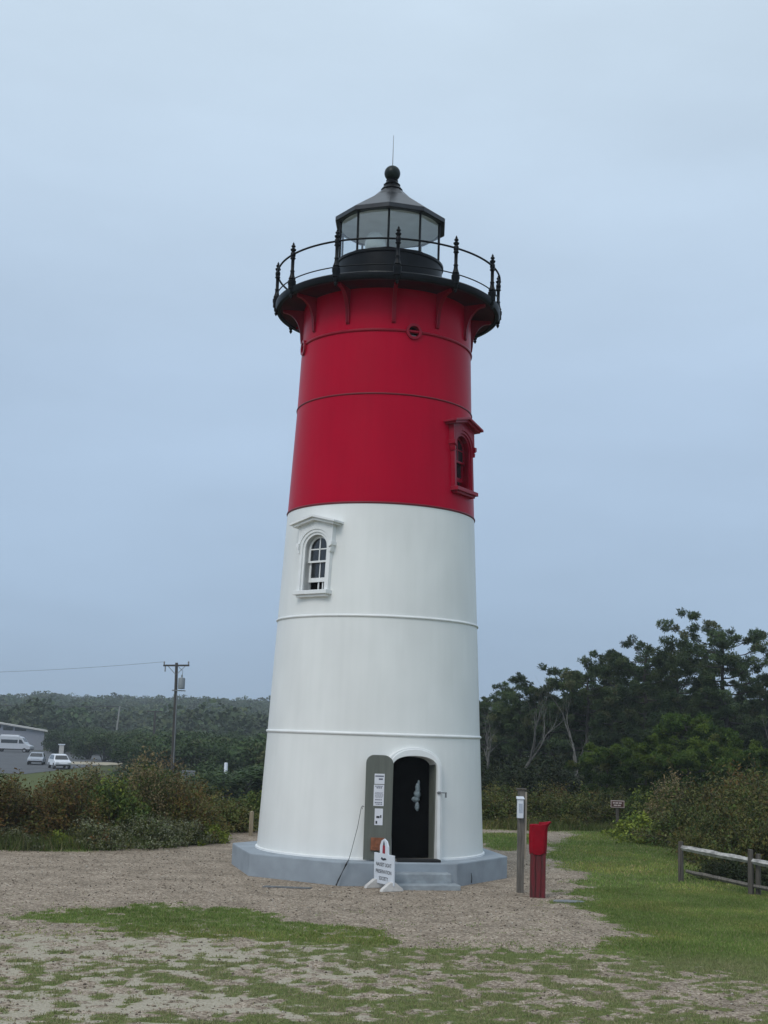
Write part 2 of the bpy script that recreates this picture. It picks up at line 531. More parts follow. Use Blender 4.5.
gx = axis(-8.5, 10.5, 0.08, -700, 700)
gy = axis(12.5, 44.0, 0.08, -150, 1080)
X, Y = np.meshgrid(gx, gy)
nx, ny = len(gx), len(gy)
g_, s_ = masks(X.ravel(), Y.ravel())
Zt = height(X.ravel(), Y.ravel())
V = np.stack([X.ravel(), Y.ravel(), Zt], 1)
idx = np.arange(nx * ny).reshape(ny, nx)
Fq = np.stack([idx[:-1, :-1], idx[:-1, 1:], idx[1:, 1:], idx[1:, :-1]], -1).reshape(-1, 4)
me = fast_mesh('ground', V, Fq)
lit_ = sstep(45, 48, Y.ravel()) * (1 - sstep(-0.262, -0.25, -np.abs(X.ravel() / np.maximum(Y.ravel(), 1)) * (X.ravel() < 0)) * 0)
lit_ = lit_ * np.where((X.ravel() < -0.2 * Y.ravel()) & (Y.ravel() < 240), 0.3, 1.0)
for nm, dat in (('grass', g_), ('sand', s_), ('litter', lit_)):
    a = me.attributes.new(nm, 'FLOAT', 'POINT')
    a.data.foreach_set('value', dat.astype(np.float32))
me.shade_smooth()

def ground_mat():
    m = bpy.data.materials.new('gravel_and_turf')
    m.use_nodes = True
    t = m.node_tree
    n, l = t.nodes.new, t.links.new
    b = t.nodes['Principled BSDF']
    b.inputs['Roughness'].default_value = 0.95
    b.inputs['Specular IOR Level'].default_value = 0.15
    co = n('ShaderNodeTexCoord')
    def noise_(sc_, det=5):
        q = n('ShaderNodeTexNoise')
        q.inputs['Scale'].default_value = sc_
        q.inputs['Detail'].default_value = det
        l(co.outputs['Object'], q.inputs['Vector'])
        return q.outputs['Fac']
    def ramp(fac, *st):
        r = n('ShaderNodeValToRGB')
        e = r.color_ramp.elements
        e[0].position, e[0].color = st[0][0], (*st[0][1], 1)
        e[1].position, e[1].color = st[-1][0], (*st[-1][1], 1)
        for p_, c_ in st[1:-1]:
            e.new(p_).color = (*c_, 1)
        l(fac, r.inputs[0])
        return r.outputs[0]
    def mix(fac, a, c, mode='MIX'):
        q = n('ShaderNodeMixRGB')
        q.blend_type = mode
        if isinstance(fac, float): q.inputs[0].default_value = fac
        else: l(fac, q.inputs[0])
        l(a, q.inputs[1])
        l(c, q.inputs[2])
        return q.outputs[0]
    vo = n('ShaderNodeTexVoronoi')
    vo.inputs['Scale'].default_value = 40
    l(co.outputs['Object'], vo.inputs['Vector'])
    sx = n('ShaderNodeSeparateColor')
    l(vo.outputs['Color'], sx.inputs[0])
    peb = ramp(sx.outputs[0], (0.0, (0.165, 0.134, 0.108)), (0.35, (0.275, 0.230, 0.190)), (0.7, (0.350, 0.300, 0.250)), (1.0, (0.51, 0.46, 0.395)))
    broad = ramp(noise_(1.6, 9), (0.3, (0.74, 0.71, 0.66)), (0.7, (1.16, 1.12, 1.07)))
    fleck = ramp(noise_(13, 8), (0.30, (0.66, 0.64, 0.60)), (0.5, (1.0, 0.99, 0.97)), (0.72, (1.22, 1.2, 1.16)))
    grav = mix(1.0, mix(1.0, peb, broad, 'MULTIPLY'), fleck, 'MULTIPLY')
    sandc = ramp(noise_(30, 6), (0.3, (0.30, 0.265, 0.20)), (0.7, (0.47, 0.425, 0.335)))
    turf = ramp(noise_(6, 7), (0.3, (0.078, 0.105, 0.030)), (0.5, (0.118, 0.150, 0.042)), (0.72, (0.18, 0.172, 0.075)))
    ga = n('ShaderNodeAttribute')
    ga.attribute_name = 'grass'
    sa = n('ShaderNodeAttribute')
    sa.attribute_name = 'sand'
    def edge(att, fac_noise, lo, hi):
        ad = n('ShaderNodeMath')
        ad.operation = 'ADD'
        l(att.outputs['Fac'], ad.inputs[0])
        mm = n('ShaderNodeMapRange')
        mm.inputs['From Min'].default_value, mm.inputs['From Max'].default_value = 0.2, 0.8
        mm.inputs['To Min'].default_value, mm.inputs['To Max'].default_value = -0.45, 0.45
        l(fac_noise, mm.inputs['Value'])
        l(mm.outputs[0], ad.inputs[1])
        r = n('ShaderNodeMapRange')
        r.interpolation_type = 'SMOOTHSTEP'
        r.inputs['From Min'].default_value, r.inputs['From Max'].default_value = lo, hi
        l(ad.outputs[0], r.inputs['Value'])
        return r.outputs[0]
    c = mix(edge(sa, noise_(7, 8), 0.35, 0.70), grav, sandc)
    c = mix(edge(ga, noise_(8, 9), 0.30, 0.62), c, turf)
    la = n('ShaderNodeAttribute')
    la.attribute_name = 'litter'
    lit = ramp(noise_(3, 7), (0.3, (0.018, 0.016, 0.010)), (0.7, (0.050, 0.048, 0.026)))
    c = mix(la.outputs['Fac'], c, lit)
    l(c, b.inputs['Base Color'])
    bp = n('ShaderNodeBump')
    bp.inputs['Strength'].default_value = 0.55
    bp.inputs['Distance'].default_value = 0.02
    l(vo.outputs['Distance'], bp.inputs['Height'])
    l(bp.outputs[0], b.inputs['Normal'])
    return m
ground = link_mesh('ground', me, ground_mat())
tag(ground, kind='structure')

# car park, a sheet just above the low ground on the left
pk = MB()
cols_, rows_ = np.linspace(-120, -34, 24), np.linspace(128, 236, 27)
for i in range(23):
    for j in range(26):
        q = [(cols_[i], rows_[j]), (cols_[i + 1], rows_[j]), (cols_[i + 1], rows_[j + 1]), (cols_[i], rows_[j + 1])]
        pk.add([(a, b_, float(height(a, b_)) + 0.03) for a, b_ in q], [(0, 1, 2, 3)])
tag(pk.build('car_park', ASPH), kind='structure')
sv = MB()
for i in range(14):
    x0, x1 = -40.5 + i * 0.6, -40.5 + (i + 1) * 0.6
    for j in range(8):
        y0, y1 = 163 + j * 1.5 + 0.5 * math.sin(i), 163 + (j + 1) * 1.5 + 0.5 * math.sin(i)
        if (i - 6.5) ** 2 / 49 + (j - 3.5) ** 2 / 18 > 1 + 0.2 * math.sin(i * 3 + j): continue
        sv.add([(a, b_, float(height(a, b_)) + 0.05) for a, b_ in ((x0, y0), (x1, y0), (x1, y1), (x0, y1))], [(0, 1, 2, 3)])
tag(sv.build('sandy_verge', mat('pale_bare_sand', (0.40, 0.35, 0.26), rough=0.95, var=0.2, scale=0.8)), kind='structure')
def hz_(x, y): return float(height(x, y))

# haze: one closed box round camera and scene
hb = MB().box(-745, 745, -190, 1120, -4.2, 34)
hm = bpy.data.materials.new('sea_haze')
hm.use_nodes = True
ht = hm.node_tree
ht.nodes.remove(ht.nodes['Principled BSDF'])
pv = ht.nodes.new('ShaderNodeVolumePrincipled')
pv.inputs['Color'].default_value = (0.84, 0.93, 1.0, 1)
pv.inputs['Density'].default_value = 0.00047
pv.inputs['Anisotropy'].default_value = 0.0
ht.links.new(pv.outputs[0], ht.nodes['Material Output'].inputs['Volume'])
haze = hb.build('haze', hm)
tag(haze, kind='stuff')

# ------------------------------------------------------------------ lighthouse
TX, TY = -0.065, 28.727
LH = empty('lighthouse', (TX, TY, 0), 0, 'round iron lighthouse, red above white, with black lantern and gallery', 'lighthouse')
PR = [(2.44, 0.45), (2.325, 2.91), (2.2155, 5.31), (2.103, 7.70), (1.991, 10.09), (1.945, 11.52), (1.928, 12.48)]
def rad(z):
    for (r0, z0), (r1, z1) in zip(PR, PR[1:]):
        if z <= z1: return r0 + (r1 - r0) * (z - z0) / (z1 - z0)
    return PR[-1][0]
def local(a, z0, lean=True):
    """(u right, v up, w out) on the tower wall at angle a (from the camera side, towards the right), height z0"""
    a = R(a)
    o = Vector((math.sin(a), -math.cos(a), 0))
    t = Vector((math.cos(a), math.sin(a), 0))
    r0 = rad(z0)
    sl = (rad(z0 + 1.2) - r0) / 1.2 if lean else 0
    up = (Vector((0, 0, 1)) + o * sl).normalized()
    nrm = t.cross(up).normalized()
    if nrm.dot(o) < 0: nrm = -nrm
    base = o * r0 + Vector((0, 0, z0))
    return lambda u, v, w_: tuple(base + t * u + up * v + nrm * w_)
def arch(hw, h0, spring, rise, n=14, p=1.0):
    pts = [(-hw, h0), (hw, h0)]
    for i in range(n + 1):
        t = math.pi * i / n
        c, s = math.cos(t), math.sin(t)
        pts.append((hw * math.copysign(abs(c) ** p, c), spring + rise * abs(s) ** p))
    return pts

DOOR_A, WW_A, RW_A = 20.5, -38.5, 58.0
WW_Z, RW_Z = 5.78, 8.16
def shell(name, segs, m):
    b = MB()
    prof = []
    for z in segs: prof.append((rad(z), z))
    prof += [(rad(z) - 0.22, z) for z in segs[::-1]]
    return b.lathe(prof, 128, closed=True), m
def cut(me_obj, cutters):
    for c in cutters:
        md = me_obj.modifiers.new('cut', 'BOOLEAN')
        md.operation, md.solver, md.object = 'DIFFERENCE', 'EXACT', c
    dg = bpy.context.evaluated_depsgraph_get()
    me2 = bpy.data.meshes.new_from_object(me_obj.evaluated_get(dg))
    me_obj.modifiers.clear()
    me_obj.data = me2
    for c in cutters: bpy.data.objects.remove(c)
    me2.shade_smooth()
    me2.set_sharp_from_angle(angle=R(25))
    return me_obj
def cutter(poly, fn, w0=-0.6, w1=0.4):
    o = MB().prism(poly, w0, w1, fn).build('cutter', None)
    o.location = (TX, TY, 0)
    return o

b_, _ = shell('w', [0.45, 1.7, 2.91, 4.1, 5.31, 6.5, 7.70], WHITE)
ww = b_.build('tower_wall', WHITE)
ww.location = (TX, TY, 0)
dfn = local(DOOR_A, 0.45)
dop = arch(0.49, -0.02, 1.80, 0.25, p=0.85)
wfn = local(WW_A, WW_Z)
wop = arch(0.30, 0.06, 0.98, 0.28)
cut(ww, [cutter(dop, dfn), cutter(wop, wfn)])
b_, _ = shell('r', [7.70, 8.9, 10.09, 10.8, 11.52, 12.48], RED)
rw = b_.build('tower_wall', RED)
rw.location = (TX, TY, 0)
rfn = local(RW_A, RW_Z)
def circ(r_, n=20): return [(r_ * math.cos(2 * math.pi * i / n), r_ * math.sin(2 * math.pi * i / n)) for i in range(n)]
PORTS = [(17.3, 11.52), (-72.5, 11.46)]
cut(rw, [cutter(wop, rfn)] + [cutter(circ(0.125), local(a, z, False)) for a, z in PORTS])
for o, lab in ((ww, 'white lower half of the tower wall'), (rw, 'red upper half of the tower wall')):
    o.location = (0, 0, 0)
    o.parent = LH
    o['label'] = lab
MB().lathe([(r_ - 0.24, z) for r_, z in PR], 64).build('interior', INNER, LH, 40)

# plinth and steps
OCT = [(-100, 3.08), (-55, 2.98), (-10.5, 3.0), (35.5, 3.0), (80, 2.97), (125, 3.05), (170, 3.05), (215, 3.05)]
op = [(r_ * math.sin(R(a)), -r_ * math.cos(R(a))) for a, r_ in OCT]
MB().prism(op, -0.3, 0.45).build('plinth', PLINTH, LH, bevel=0.025)
na = R(12.5)
def sfn(u, v, w_):
    return (math.sin(na) * w_ + math.cos(na) * u, -math.cos(na) * w_ + math.sin(na) * u, v)
st = MB()
st.prism([(-0.24, 0.02), (0.97, 0.02), (0.97, 0.28), (-0.24, 0.28)], 2.60, 3.10, sfn)
st.prism([(-0.30, -0.2), (1.08, -0.2), (1.08, 0.10), (-0.30, 0.10)], 2.60, 3.36, sfn)
st.build('steps', STEPM, LH, bevel=0.02)
MB().prism([(-0.02, 0.452), (0.86, 0.452), (0.86, 0.50), (-0.02, 0.50)], 2.40, 2.68, sfn).build('door_mat', DKMAT, LH, bevel=0.008)
ca_, cb_ = Vector((op[3][0], op[3][1], 0)), Vector((op[4][0], op[4][1], 0))
cp_, cn_ = ca_.lerp(cb_, 0.27), (cb_ - ca_).normalized()
co_ = Vector((cn_.y, -cn_.x, 0))
MB().tube([cp_ + co_ * 0.002 + Vector((0, 0, 0.03)), cp_ + co_ * 0.002 + cn_ * 0.015 + Vector((0, 0, 0.12)), cp_ + co_ * 0.002 - cn_ * 0.01 + Vector((0, 0, 0.22))], [0.014, 0.010, 0.004], 5).build('crack', DKMAT, LH)
# ring mouldings at the plate joints
def torus_ring(z, rr, tr, m, name='ring_moulding'):
    MB().lathe([(rr + tr * math.cos(t), z + tr * math.sin(t)) for t in np.linspace(0, 2 * math.pi, 10, endpoint=False)], 128, closed=True).build(name, m, LH, 60)
torus_ring(2.91, rad(2.91), 0.034, TRIMW)
torus_ring(5.31, rad(5.31), 0.030, TRIMW)
torus_ring(7.70, rad(7.70) - 0.003, 0.026, SEAMR)
torus_ring(10.09, rad(10.09) - 0.003, 0.022, SEAMR)
torus_ring(11.52, rad(11.52), 0.034, TRIMR)
# white skirt at the wall foot, with a break at the doorway
sk = MB()
angs = np.linspace(DOOR_A + 13.5, DOOR_A - 13.5 + 360, 120)
vs, fs = [], []
for a_ in angs:
    for r_, z_ in ((2.43, 0.45), (2.475, 0.45), (2.472, 0.485), (2.43, 0.50)):
        vs.append((r_ * math.sin(R(a_)), -r_ * math.cos(R(a_)), z_))
for i in range(len(angs) - 1):
    for k in range(4):
        q = (k + 1) % 4
        fs.append((i * 4 + k, (i + 1) * 4 + k, (i + 1) * 4 + q, i * 4 + q))
sk.add(vs, fs).build('skirt_moulding', TRIMW, LH, 40)
# doorway
ofr = arch(0.605, 0.0, 1.80, 0.42, p=0.95)
ifr = arch(0.49, 0.0, 1.80, 0.25, p=0.85)
df = MB().ring(ofr[1:] + ofr[:1], ifr[1:] + ifr[:1], -0.06, 0.075, dfn, closed=False)
df.ring([(u * 0.93, v * (0.985 if v > 0.5 else 1)) for u, v in ofr[1:] + ofr[:1]], ifr[1:] + ifr[:1], 0.073, 0.105, dfn, closed=False)
df.build('door_frame', TRIMW, LH, 40, bevel=0.008)
MB().box(-0.488, 0.488, 0.0, 0.045, -0.30, 0.10, fn=dfn).build('threshold', mat('worn_sill', (0.20, 0.19, 0.17), var=0.3), LH)
# left leaf swung out flat against the wall; its face looks at the camera
def leaf_fn(hx, hy, ang):
    t = Vector((math.cos(ang), math.sin(ang), 0))
    nrm = Vector((math.sin(ang), -math.cos(ang), 0))
    base = Vector((hx, hy, 0.475))
    return lambda u, v, w_: tuple(base + t * u + Vector((0, 0, v)) + nrm * w_)
def leaf_outline(wd, h, ra, rb):
    p = [(0, 0), (wd, 0)]
    for i in range(9):
        t = math.pi / 2 * i / 8
        p.append((wd - ra + ra * math.cos(t), h - ra * 0.9 + ra * 0.9 * math.sin(t)))
    for i in range(9):
        t = math.pi / 2 * i / 8
        p.append((rb - rb * math.sin(t), h - rb + rb * math.cos(t)))
    return p
lf = leaf_fn(-0.125, -2.585, R(3))
dl = MB().prism(leaf_outline(0.545, 2.03, 0.20, 0.16), -0.02, 0.025, lf)
dleaf = dl.build('door', GREEN, LH, bevel=0.006)
dleaf['label'] = 'grey green door leaf swung open against the white wall'
lfn = lambda u, v, w_: lf(u, v + 0.165, w_)
n_ = MB().box(0.175, 0.375, 1.30, 1.50, 0.0255, 0.029, fn=lfn).build('notice', PAPER, dleaf)
n_['label'] = 'small printed paper at the top of the door leaf'
MB().box(0.19, 0.36, 1.44, 1.465, 0.029, 0.0305, fn=lfn).box(0.26, 0.34, 1.38, 1.41, 0.029, 0.0305, fn=lfn).build('print', INK, n_)
n_ = MB().box(0.168, 0.372, 0.875, 1.285, 0.0255, 0.029, fn=lfn).build('notice', PAPER, dleaf)
n_['label'] = 'long printed paper in the middle of the door leaf'
ink = MB()
rnd = random.Random(4)
for v0, hh, wd in ((1.245, 0.02, 0.15), (1.215, 0.02, 0.10), (1.13, 0.008, 0.14), (1.11, 0.008, 0.15), (1.09, 0.008, 0.13), (1.07, 0.008, 0.15), (1.05, 0.008, 0.14),
                   (1.03, 0.008, 0.12), (0.985, 0.018, 0.14), (0.93, 0.02, 0.15), (0.90, 0.016, 0.11)):
    x = 0.27 - wd / 2
    while x < 0.27 + wd / 2:
        wl = rnd.uniform(0.012, 0.035)
        ink.box(x, min(x + wl, 0.36), v0, v0 + hh, 0.029, 0.0305, fn=lfn)
        x += wl + 0.008
ink.build('print', INK, n_)
n_ = MB().box(0.20, 0.362, 0.505, 0.825, 0.0255, 0.029, fn=lfn).build('notice', PAPER, dleaf)
n_['label'] = 'blue white poster paper below the long notice'
MB().box(0.235, 0.30, 0.64, 0.68, 0.029, 0.0305, fn=lfn).box(0.222, 0.255, 0.53, 0.585, 0.029, 0.0305, fn=lfn).box(0.31, 0.335, 0.645, 0.70, 0.029, 0.0305, fn=lfn).build('print', INKD, n_)
hk = MB().tube([lf(-0.015, 1.02, 0.01), lf(-0.05, 1.03, 0.03), lf(-0.05, 0.97, 0.05)], 0.010).build('hook', STEEL, dleaf)
bp_ = MB().box(0.14, 0.41, 0.185, 0.43, 0.0255, 0.075, fn=lf).build('brochure_box', RUSTB, dleaf, bevel=0.008)
bp_['label'] = 'rusty brown shallow box low on the door leaf'
MB().box(0.16, 0.39, 0.30, 0.312, 0.075, 0.081, fn=lf).box(0.16, 0.39, 0.24, 0.249, 0.075, 0.081, fn=lf).build('slat', RUSTB, bp_)
# right leaf folded inward
hp = Vector(dfn(0.485, 0, -0.05))
rl_ang = R(DOOR_A + 89)
rf = leaf_fn(hp.x, hp.y, rl_ang)
o_ = MB().prism(leaf_outline(0.47, 1.93, 0.20, 0.03), -0.02, 0.02, rf).build('door', GREEN, LH, bevel=0.005)
o_['label'] = 'grey green door leaf folded inward into the dark doorway'
MB().lathe([(0, -0.03), (0.022, -0.02), (0.022, 0.02), (0, 0.03)], 10, rf(0.38, 0.95, -0.05)).build('handle', STEEL, o_, 50)
# latch on the right of the frame
lt = MB().box(0.47, 0.68, 1.325, 1.345, 0.115, 0.14, fn=dfn).box(0.655, 0.68, 1.24, 1.345, 0.10, 0.135, fn=dfn)
lt.box(0.495, 0.55, 1.31, 1.36, 0.10, 0.13, fn=dfn).build('latch', STEEL, LH)

# windows: hood, casing, sash, panes, sill
def window(a, z, tm, lab):
    fn = local(a, z)
    cas = MB().ring(arch(0.43, 0.06, 1.00, 0.375), arch(0.355, 0.06, 1.00, 0.315), -0.10, 0.05, fn)
    w_ = cas.build('window', tm, LH, 40, bevel=0.006)
    w_['label'] = lab
    MB().ring(arch(0.356, 0.06, 1.00, 0.316), arch(0.30, 0.06, 0.98, 0.28), -0.16, 0.02, fn).build('frame', tm, w_, 40)
    hd = MB()
    # tympanum between casing and hood
    top = [(-0.50, 1.07), (-0.50, 1.45), (0.0, 1.60), (0.50, 1.45), (0.50, 1.07)]
    n = 16
    inn = [(0.425 * math.cos(math.pi * i / n), 1.0 + 0.37 * math.sin(math.pi * i / n)) for i in range(n + 1)]
    poly = [(0.50, 1.0), (0.50, 1.45), (0.0, 1.58), (-0.50, 1.45), (-0.50, 1.0)]
    for k in range(n):
        (u0, v0), (u1, v1) = inn[k], inn[k + 1]
        t0, t1 = 1.58 - abs(u0) * 0.26, 1.58 - abs(u1) * 0.26
        hd.prism([(u0, v0), (u0, t0), (u1, t1), (u1, v1)], -0.10, 0.07, fn)
    for s in (-1, 1):
        hd.prism([(s * 0.425, 0.90), (s * 0.475, 0.97), (s * 0.475, 1.44), (s * 0.425, 1.455)][::s], -0.10, 0.07, fn)
        # console
        hd.prism([(s * 0.42, 0.95), (s * 0.50, 1.0), (s * 0.50, 1.08), (s * 0.42, 1.08)][::s], -0.10, 0.11, fn)
        hd.prism([(s * 0.42, 0.86), (s * 0.455, 0.86), (s * 0.475, 0.948), (s * 0.42, 0.948)][::s], -0.10, 0.085, fn)
        # two stepped mouldings of the pediment
        hd.prism([(0, 1.555), (s * 0.57, 1.42), (s * 0.57, 1.475), (0, 1.61)][::s], -0.12, 0.17, fn)
        hd.prism([(0, 1.612), (s * 0.63, 1.458), (s * 0.63, 1.505), (0, 1.665)][::s], -0.12, 0.225, fn)
    hd.build('pediment', tm, w_, bevel=0.006)
    MB().box(-0.47, 0.47, -0.03, 0.055, -0.12, 0.14, fn=fn).box(-0.41, 0.41, -0.08, -0.03, -0.12, 0.09, fn=fn).build('sill', tm, w_, bevel=0.008)
    sm = TRIMW if tm is TRIMW else TRIMR
    # upper sash (two by two under the arch) and a lower sash pushed up a little
    sa_ = MB().ring(arch(0.296, 0.68, 0.98, 0.276), arch(0.245, 0.72, 0.975, 0.232), -0.135, -0.10, fn)
    sa_.box(-0.013, 0.013, 0.72, 1.205, -0.13, -0.105, fn=fn).box(-0.245, 0.245, 0.955, 0.98, -0.13, -0.105, fn=fn)
    u_ = sa_.build('upper_sash', sm, w_)
    MB().prism(arch(0.25, 0.70, 0.975, 0.235), -0.121, -0.117, fn).build('pane', GLASSD, u_)
    sb = MB().ring([(-0.296, 0.27), (0.296, 0.27), (0.296, 0.76), (-0.296, 0.76)], [(-0.245, 0.36), (0.245, 0.36), (0.245, 0.72), (-0.245, 0.72)], -0.185, -0.15, fn)
    sb.box(-0.013, 0.013, 0.36, 0.72, -0.18, -0.155, fn=fn)
    l_ = sb.build('lower_sash', sm, w_)
    MB().box(-0.25, 0.25, 0.35, 0.73, -0.17, -0.166, fn=fn).build('pane', GLASSD, l_)
    sc_ = MB().box(-0.05, -0.02, 0.06, 0.27, -0.20, -0.18, fn=fn).box(0.07, 0.095, 0.06, 0.27, -0.20, -0.18, fn=fn).box(-0.296, 0.296, 0.055, 0.075, -0.20, -0.16, fn=fn)
    sc_.build('screen_frame', sm, w_)
    return w_
window(WW_A, WW_Z, TRIMW, 'white arched sash window on the white half of the tower')
window(RW_A, RW_Z, TRIMR, 'red arched sash window on the red half of the tower')

# round port lights under the gallery
for i, (a_, z_) in enumerate(PORTS):
    fn = local(a_, z_, False)
    pw = MB().ring(circ(0.175), circ(0.12), -0.06, 0.05, fn).build('porthole', TRIMR, LH, 40)
    pw['label'] = ('round porthole facing the viewer', 'round porthole at the left edge')[i]
    MB().prism(circ(0.125), -0.10, -0.095, fn).build('pane', GLASSD, pw)
    MB().box(-0.12, 0.12, -0.02, 0.012, -0.094, -0.06, fn=fn).box(-0.06, 0.09, -0.11, -0.05, -0.094, -0.07, fn=fn).build('louvre', STEEL, pw)

# gallery deck
GR = 2.55
MB().lathe([(1.85, 12.475), (2.47, 12.475), (2.47, 12.49), (1.85, 12.49)], 96, closed=True).build('soffit', mat('shade_darkened_soffit_red', (0.050, 0.004, 0.009), rough=0.6, var=0.3, spec=0.15), LH, 35)  # red underside, with the shade below the gallery darkened into its colour
MB().lathe([(1.85, 12.492), (2.475, 12.492), (2.49, 12.445), (2.57, 12.445), (2.60, 12.50), (2.60, 12.59), (2.54, 12.63), (1.15, 12.65)], 96).build('gallery', BLACK, LH, 35)
for k in range(12):
    a_ = R(4 + 30 * k)
    def bfn(u, v, w_, a=a_):
        return (math.sin(a) * u + math.cos(a) * w_, -math.cos(a) * u + math.sin(a) * w_, v)
    pr = [(1.915, 12.476), (2.42, 12.476), (2.42, 12.42)]
    for i in range(11):
        t = math.pi / 2 * i / 10
        pr.append((2.38 - 0.38 * math.sin(t), 12.40 - 0.58 * (1 - math.cos(t))))
    pr += [(1.985, 11.70), (1.915, 11.66)]
    bk = MB().prism(pr, -0.022, 0.022, bfn)
    # flange along the curved edge
    for (u0, v0), (u1, v1) in zip(pr[2:-1], pr[3:]):
        du, dv = u1 - u0, v1 - v0
        ln = math.hypot(du, dv)
        nu, nv = -dv / ln * -0.02, du / ln * -0.02
        bk.prism([(u0, v0), (u1, v1), (u1 + nu, v1 + nv), (u0 + nu, v0 + nv)], -0.042, 0.042, bfn)
    bk.build('bracket', TRIMR, LH)
# railing
rl = MB()
for z_, tr in ((12.63 + 0.715, 0.023), (12.63 + 0.13, 0.014)):
    rl.lathe([(2.58 + tr * math.cos(t), z_ + tr * math.sin(t)) for t in np.linspace(0, 2 * math.pi, 8, endpoint=False)], 120, closed=True)
rail = rl.build('railing', BLACK, LH, 60)
PP = [(0.0, -0.33), (0.012, -0.31), (0.03, -0.28), (0.036, -0.25), (0.022, -0.225), (0.045, -0.20), (0.05, -0.12), (0.075, -0.10), (0.075, 0.0), (0.085, 0.02), (0.085, 0.10), (0.06, 0.125), (0.075, 0.15), (0.06, 0.19), (0.045, 0.25),
      (0.040, 0.32), (0.05, 0.34), (0.035, 0.37), (0.036, 0.62), (0.06, 0.65), (0.042, 0.68), (0.05, 0.70), (0.055, 0.745), (0.05, 0.79), (0.03, 0.81), (0.055, 0.84), (0.062, 0.87),
      (0.03, 0.90), (0.028, 0.915), (0.048, 0.94), (0.040, 0.965), (0.018, 0.985), (0.026, 1.0), (0.012, 1.03), (0.0, 1.06)]
pm = MB().lathe(PP, 14).mesh('baluster', 40)
for k in range(12):
    a_ = R(4 + 30 * k)
    q = link_mesh('baluster', pm, BLACK, rail)
    q.location = (2.58 * math.sin(a_), -2.58 * math.cos(a_), 12.63)
    q.scale = (1.08, 1.08, 0.955)

# lantern room
A0 = R(-2)
MB().lathe([(1.235, 12.64), (1.235, 13.58), (1.265, 13.60), (1.265, 13.655), (1.10, 13.655)], 72).build('lantern_drum', BLACK, LH, 35)
DEC = [A0 + R(36 * k) for k in range(10)]
def dpt(r_, a, z): return (r_ * math.sin(a), -r_ * math.cos(a), z)
gz0, gz1, gr = 13.67, 14.62, 1.20
lm = MB()
for k in range(10):
    a = DEC[k]
    lm.tube([dpt(gr, a, gz0 - 0.02), dpt(gr, a, gz1 + 0.05)], 0.026, 8)
    for z in (gz0 + 0.012, gz1):
        lm.tube([dpt(gr, a, z), dpt(gr, DEC[(k + 1) % 10], z)], 0.022, 6)
lm.build('lantern_frame', BLACK, LH)
for k in range(10):
    a, c = DEC[k], DEC[(k + 1) % 10]
    MB().add([dpt(gr - 0.004, a, gz0), dpt(gr - 0.004, c, gz0), dpt(gr - 0.004, c, gz1), dpt(gr - 0.004, a, gz1)], [(0, 1, 2, 3)]).build('lantern_pane', LGLASS, LH)
rf_ = MB().lathe([(1.17, 14.60), (1.30, 14.60), (1.335, 14.615), (1.335, 14.71), (1.305, 14.735), (0.80, 15.09), (0.45, 15.34), (0.24, 15.55)], 10, a0=A0)
roof = rf_.build('lantern_roof', ROOFB, LH)
MB().lathe([(1.165, 14.595), (0.9, 14.78), (0.2, 15.05), (0.0, 15.07)], 40).build('ceiling', LINER, roof)
MB().lathe([(0.245, 15.54), (0.26, 15.56), (0.23, 15.60), (0.185, 15.66), (0.20, 15.69), (0.17, 15.71), (0.135, 15.78), (0.145, 15.80), (0.13, 15.82)], 24).build('vent_neck', BLACK, roof, 50)
MB().lathe([(0.19 * math.sin(t), 15.985 - 0.19 * math.cos(t)) for t in np.linspace(0, math.pi, 17)], 28).build('vent_ball', BALL, roof, 60)
MB().tube([(0, 0, 16.16), (0, 0, 16.95)], [0.012, 0.006], 6).build('lightning_rod', STEEL, roof)
bc = MB().lathe([(0.16, 13.70), (0.16, 13.78), (0.10, 13.80), (0.10, 13.92), (0.20, 13.95)], 20, (-0.34, -0.30, 0))
bea = bc.build('beacon', STEEL, LH, 40)
MB().lathe([(0.19, 13.95), (0.24, 14.02), (0.245, 14.12), (0.22, 14.24), (0.15, 14.34), (0.0, 14.39)], 24, (-0.34, -0.30, 0)).build('lens', LAMPG, bea, 60)
# floor of the lantern room
MB().lathe([(0.0, 13.66), (1.15, 13.66), (1.15, 13.70), (0.0, 13.70)], 40).build('lantern_floor', LINER, LH)

# ------------------------------------------------------------------ things at the tower foot
# cloth hanging in the doorway
rnd = random.Random(8)
cl = MB()
cfn = dfn
def blob(c, r_, n=10):
    vs, fs = [], []
    k = 8
    for i in range(n):
        a = 2 * math.pi * i / n
        for j in range(k):
            t = math.pi * j / (k - 1)
            q = 1 + 0.25 * mnoise.noise(Vector((c[0] * 9 + math.cos(a) * 2, c[1] * 9 + math.sin(a) * 2, t * 2)))
            vs.append((c[0] + r_[0] * q * math.sin(t) * math.cos(a), c[1] + r_[1] * q * math.cos(t), c[2] + r_[2] * q * math.sin(t) * math.sin(a)))
    for i in range(n):
        for j in range(k - 1):
            m_ = (i + 1) % n
            fs.append((i * k + j, m_ * k + j, m_ * k + j + 1, i * k + j + 1))
    cl.add([cfn(*p) for p in vs], fs)
for c, r_ in (((0.20, 1.42, -0.24), (0.055, 0.11, 0.04)), ((0.185, 1.30, -0.235), (0.07, 0.09, 0.05)), ((0.15, 1.20, -0.235), (0.09, 0.06, 0.045)),
              ((0.19, 1.06, -0.24), (0.05, 0.09, 0.04)), ((0.22, 1.52, -0.245), (0.03, 0.06, 0.03))):
    blob(c, r_)
bag = cl.build('hanging_bag', mat('pale_crumpled_plastic', (0.20, 0.25, 0.27), rough=0.4, var=0.4, scale=20), None, 60)
bag.location = (TX, TY, 0)
tag(bag, 'pale crumpled plastic bag hanging in the dark doorway', 'bag')
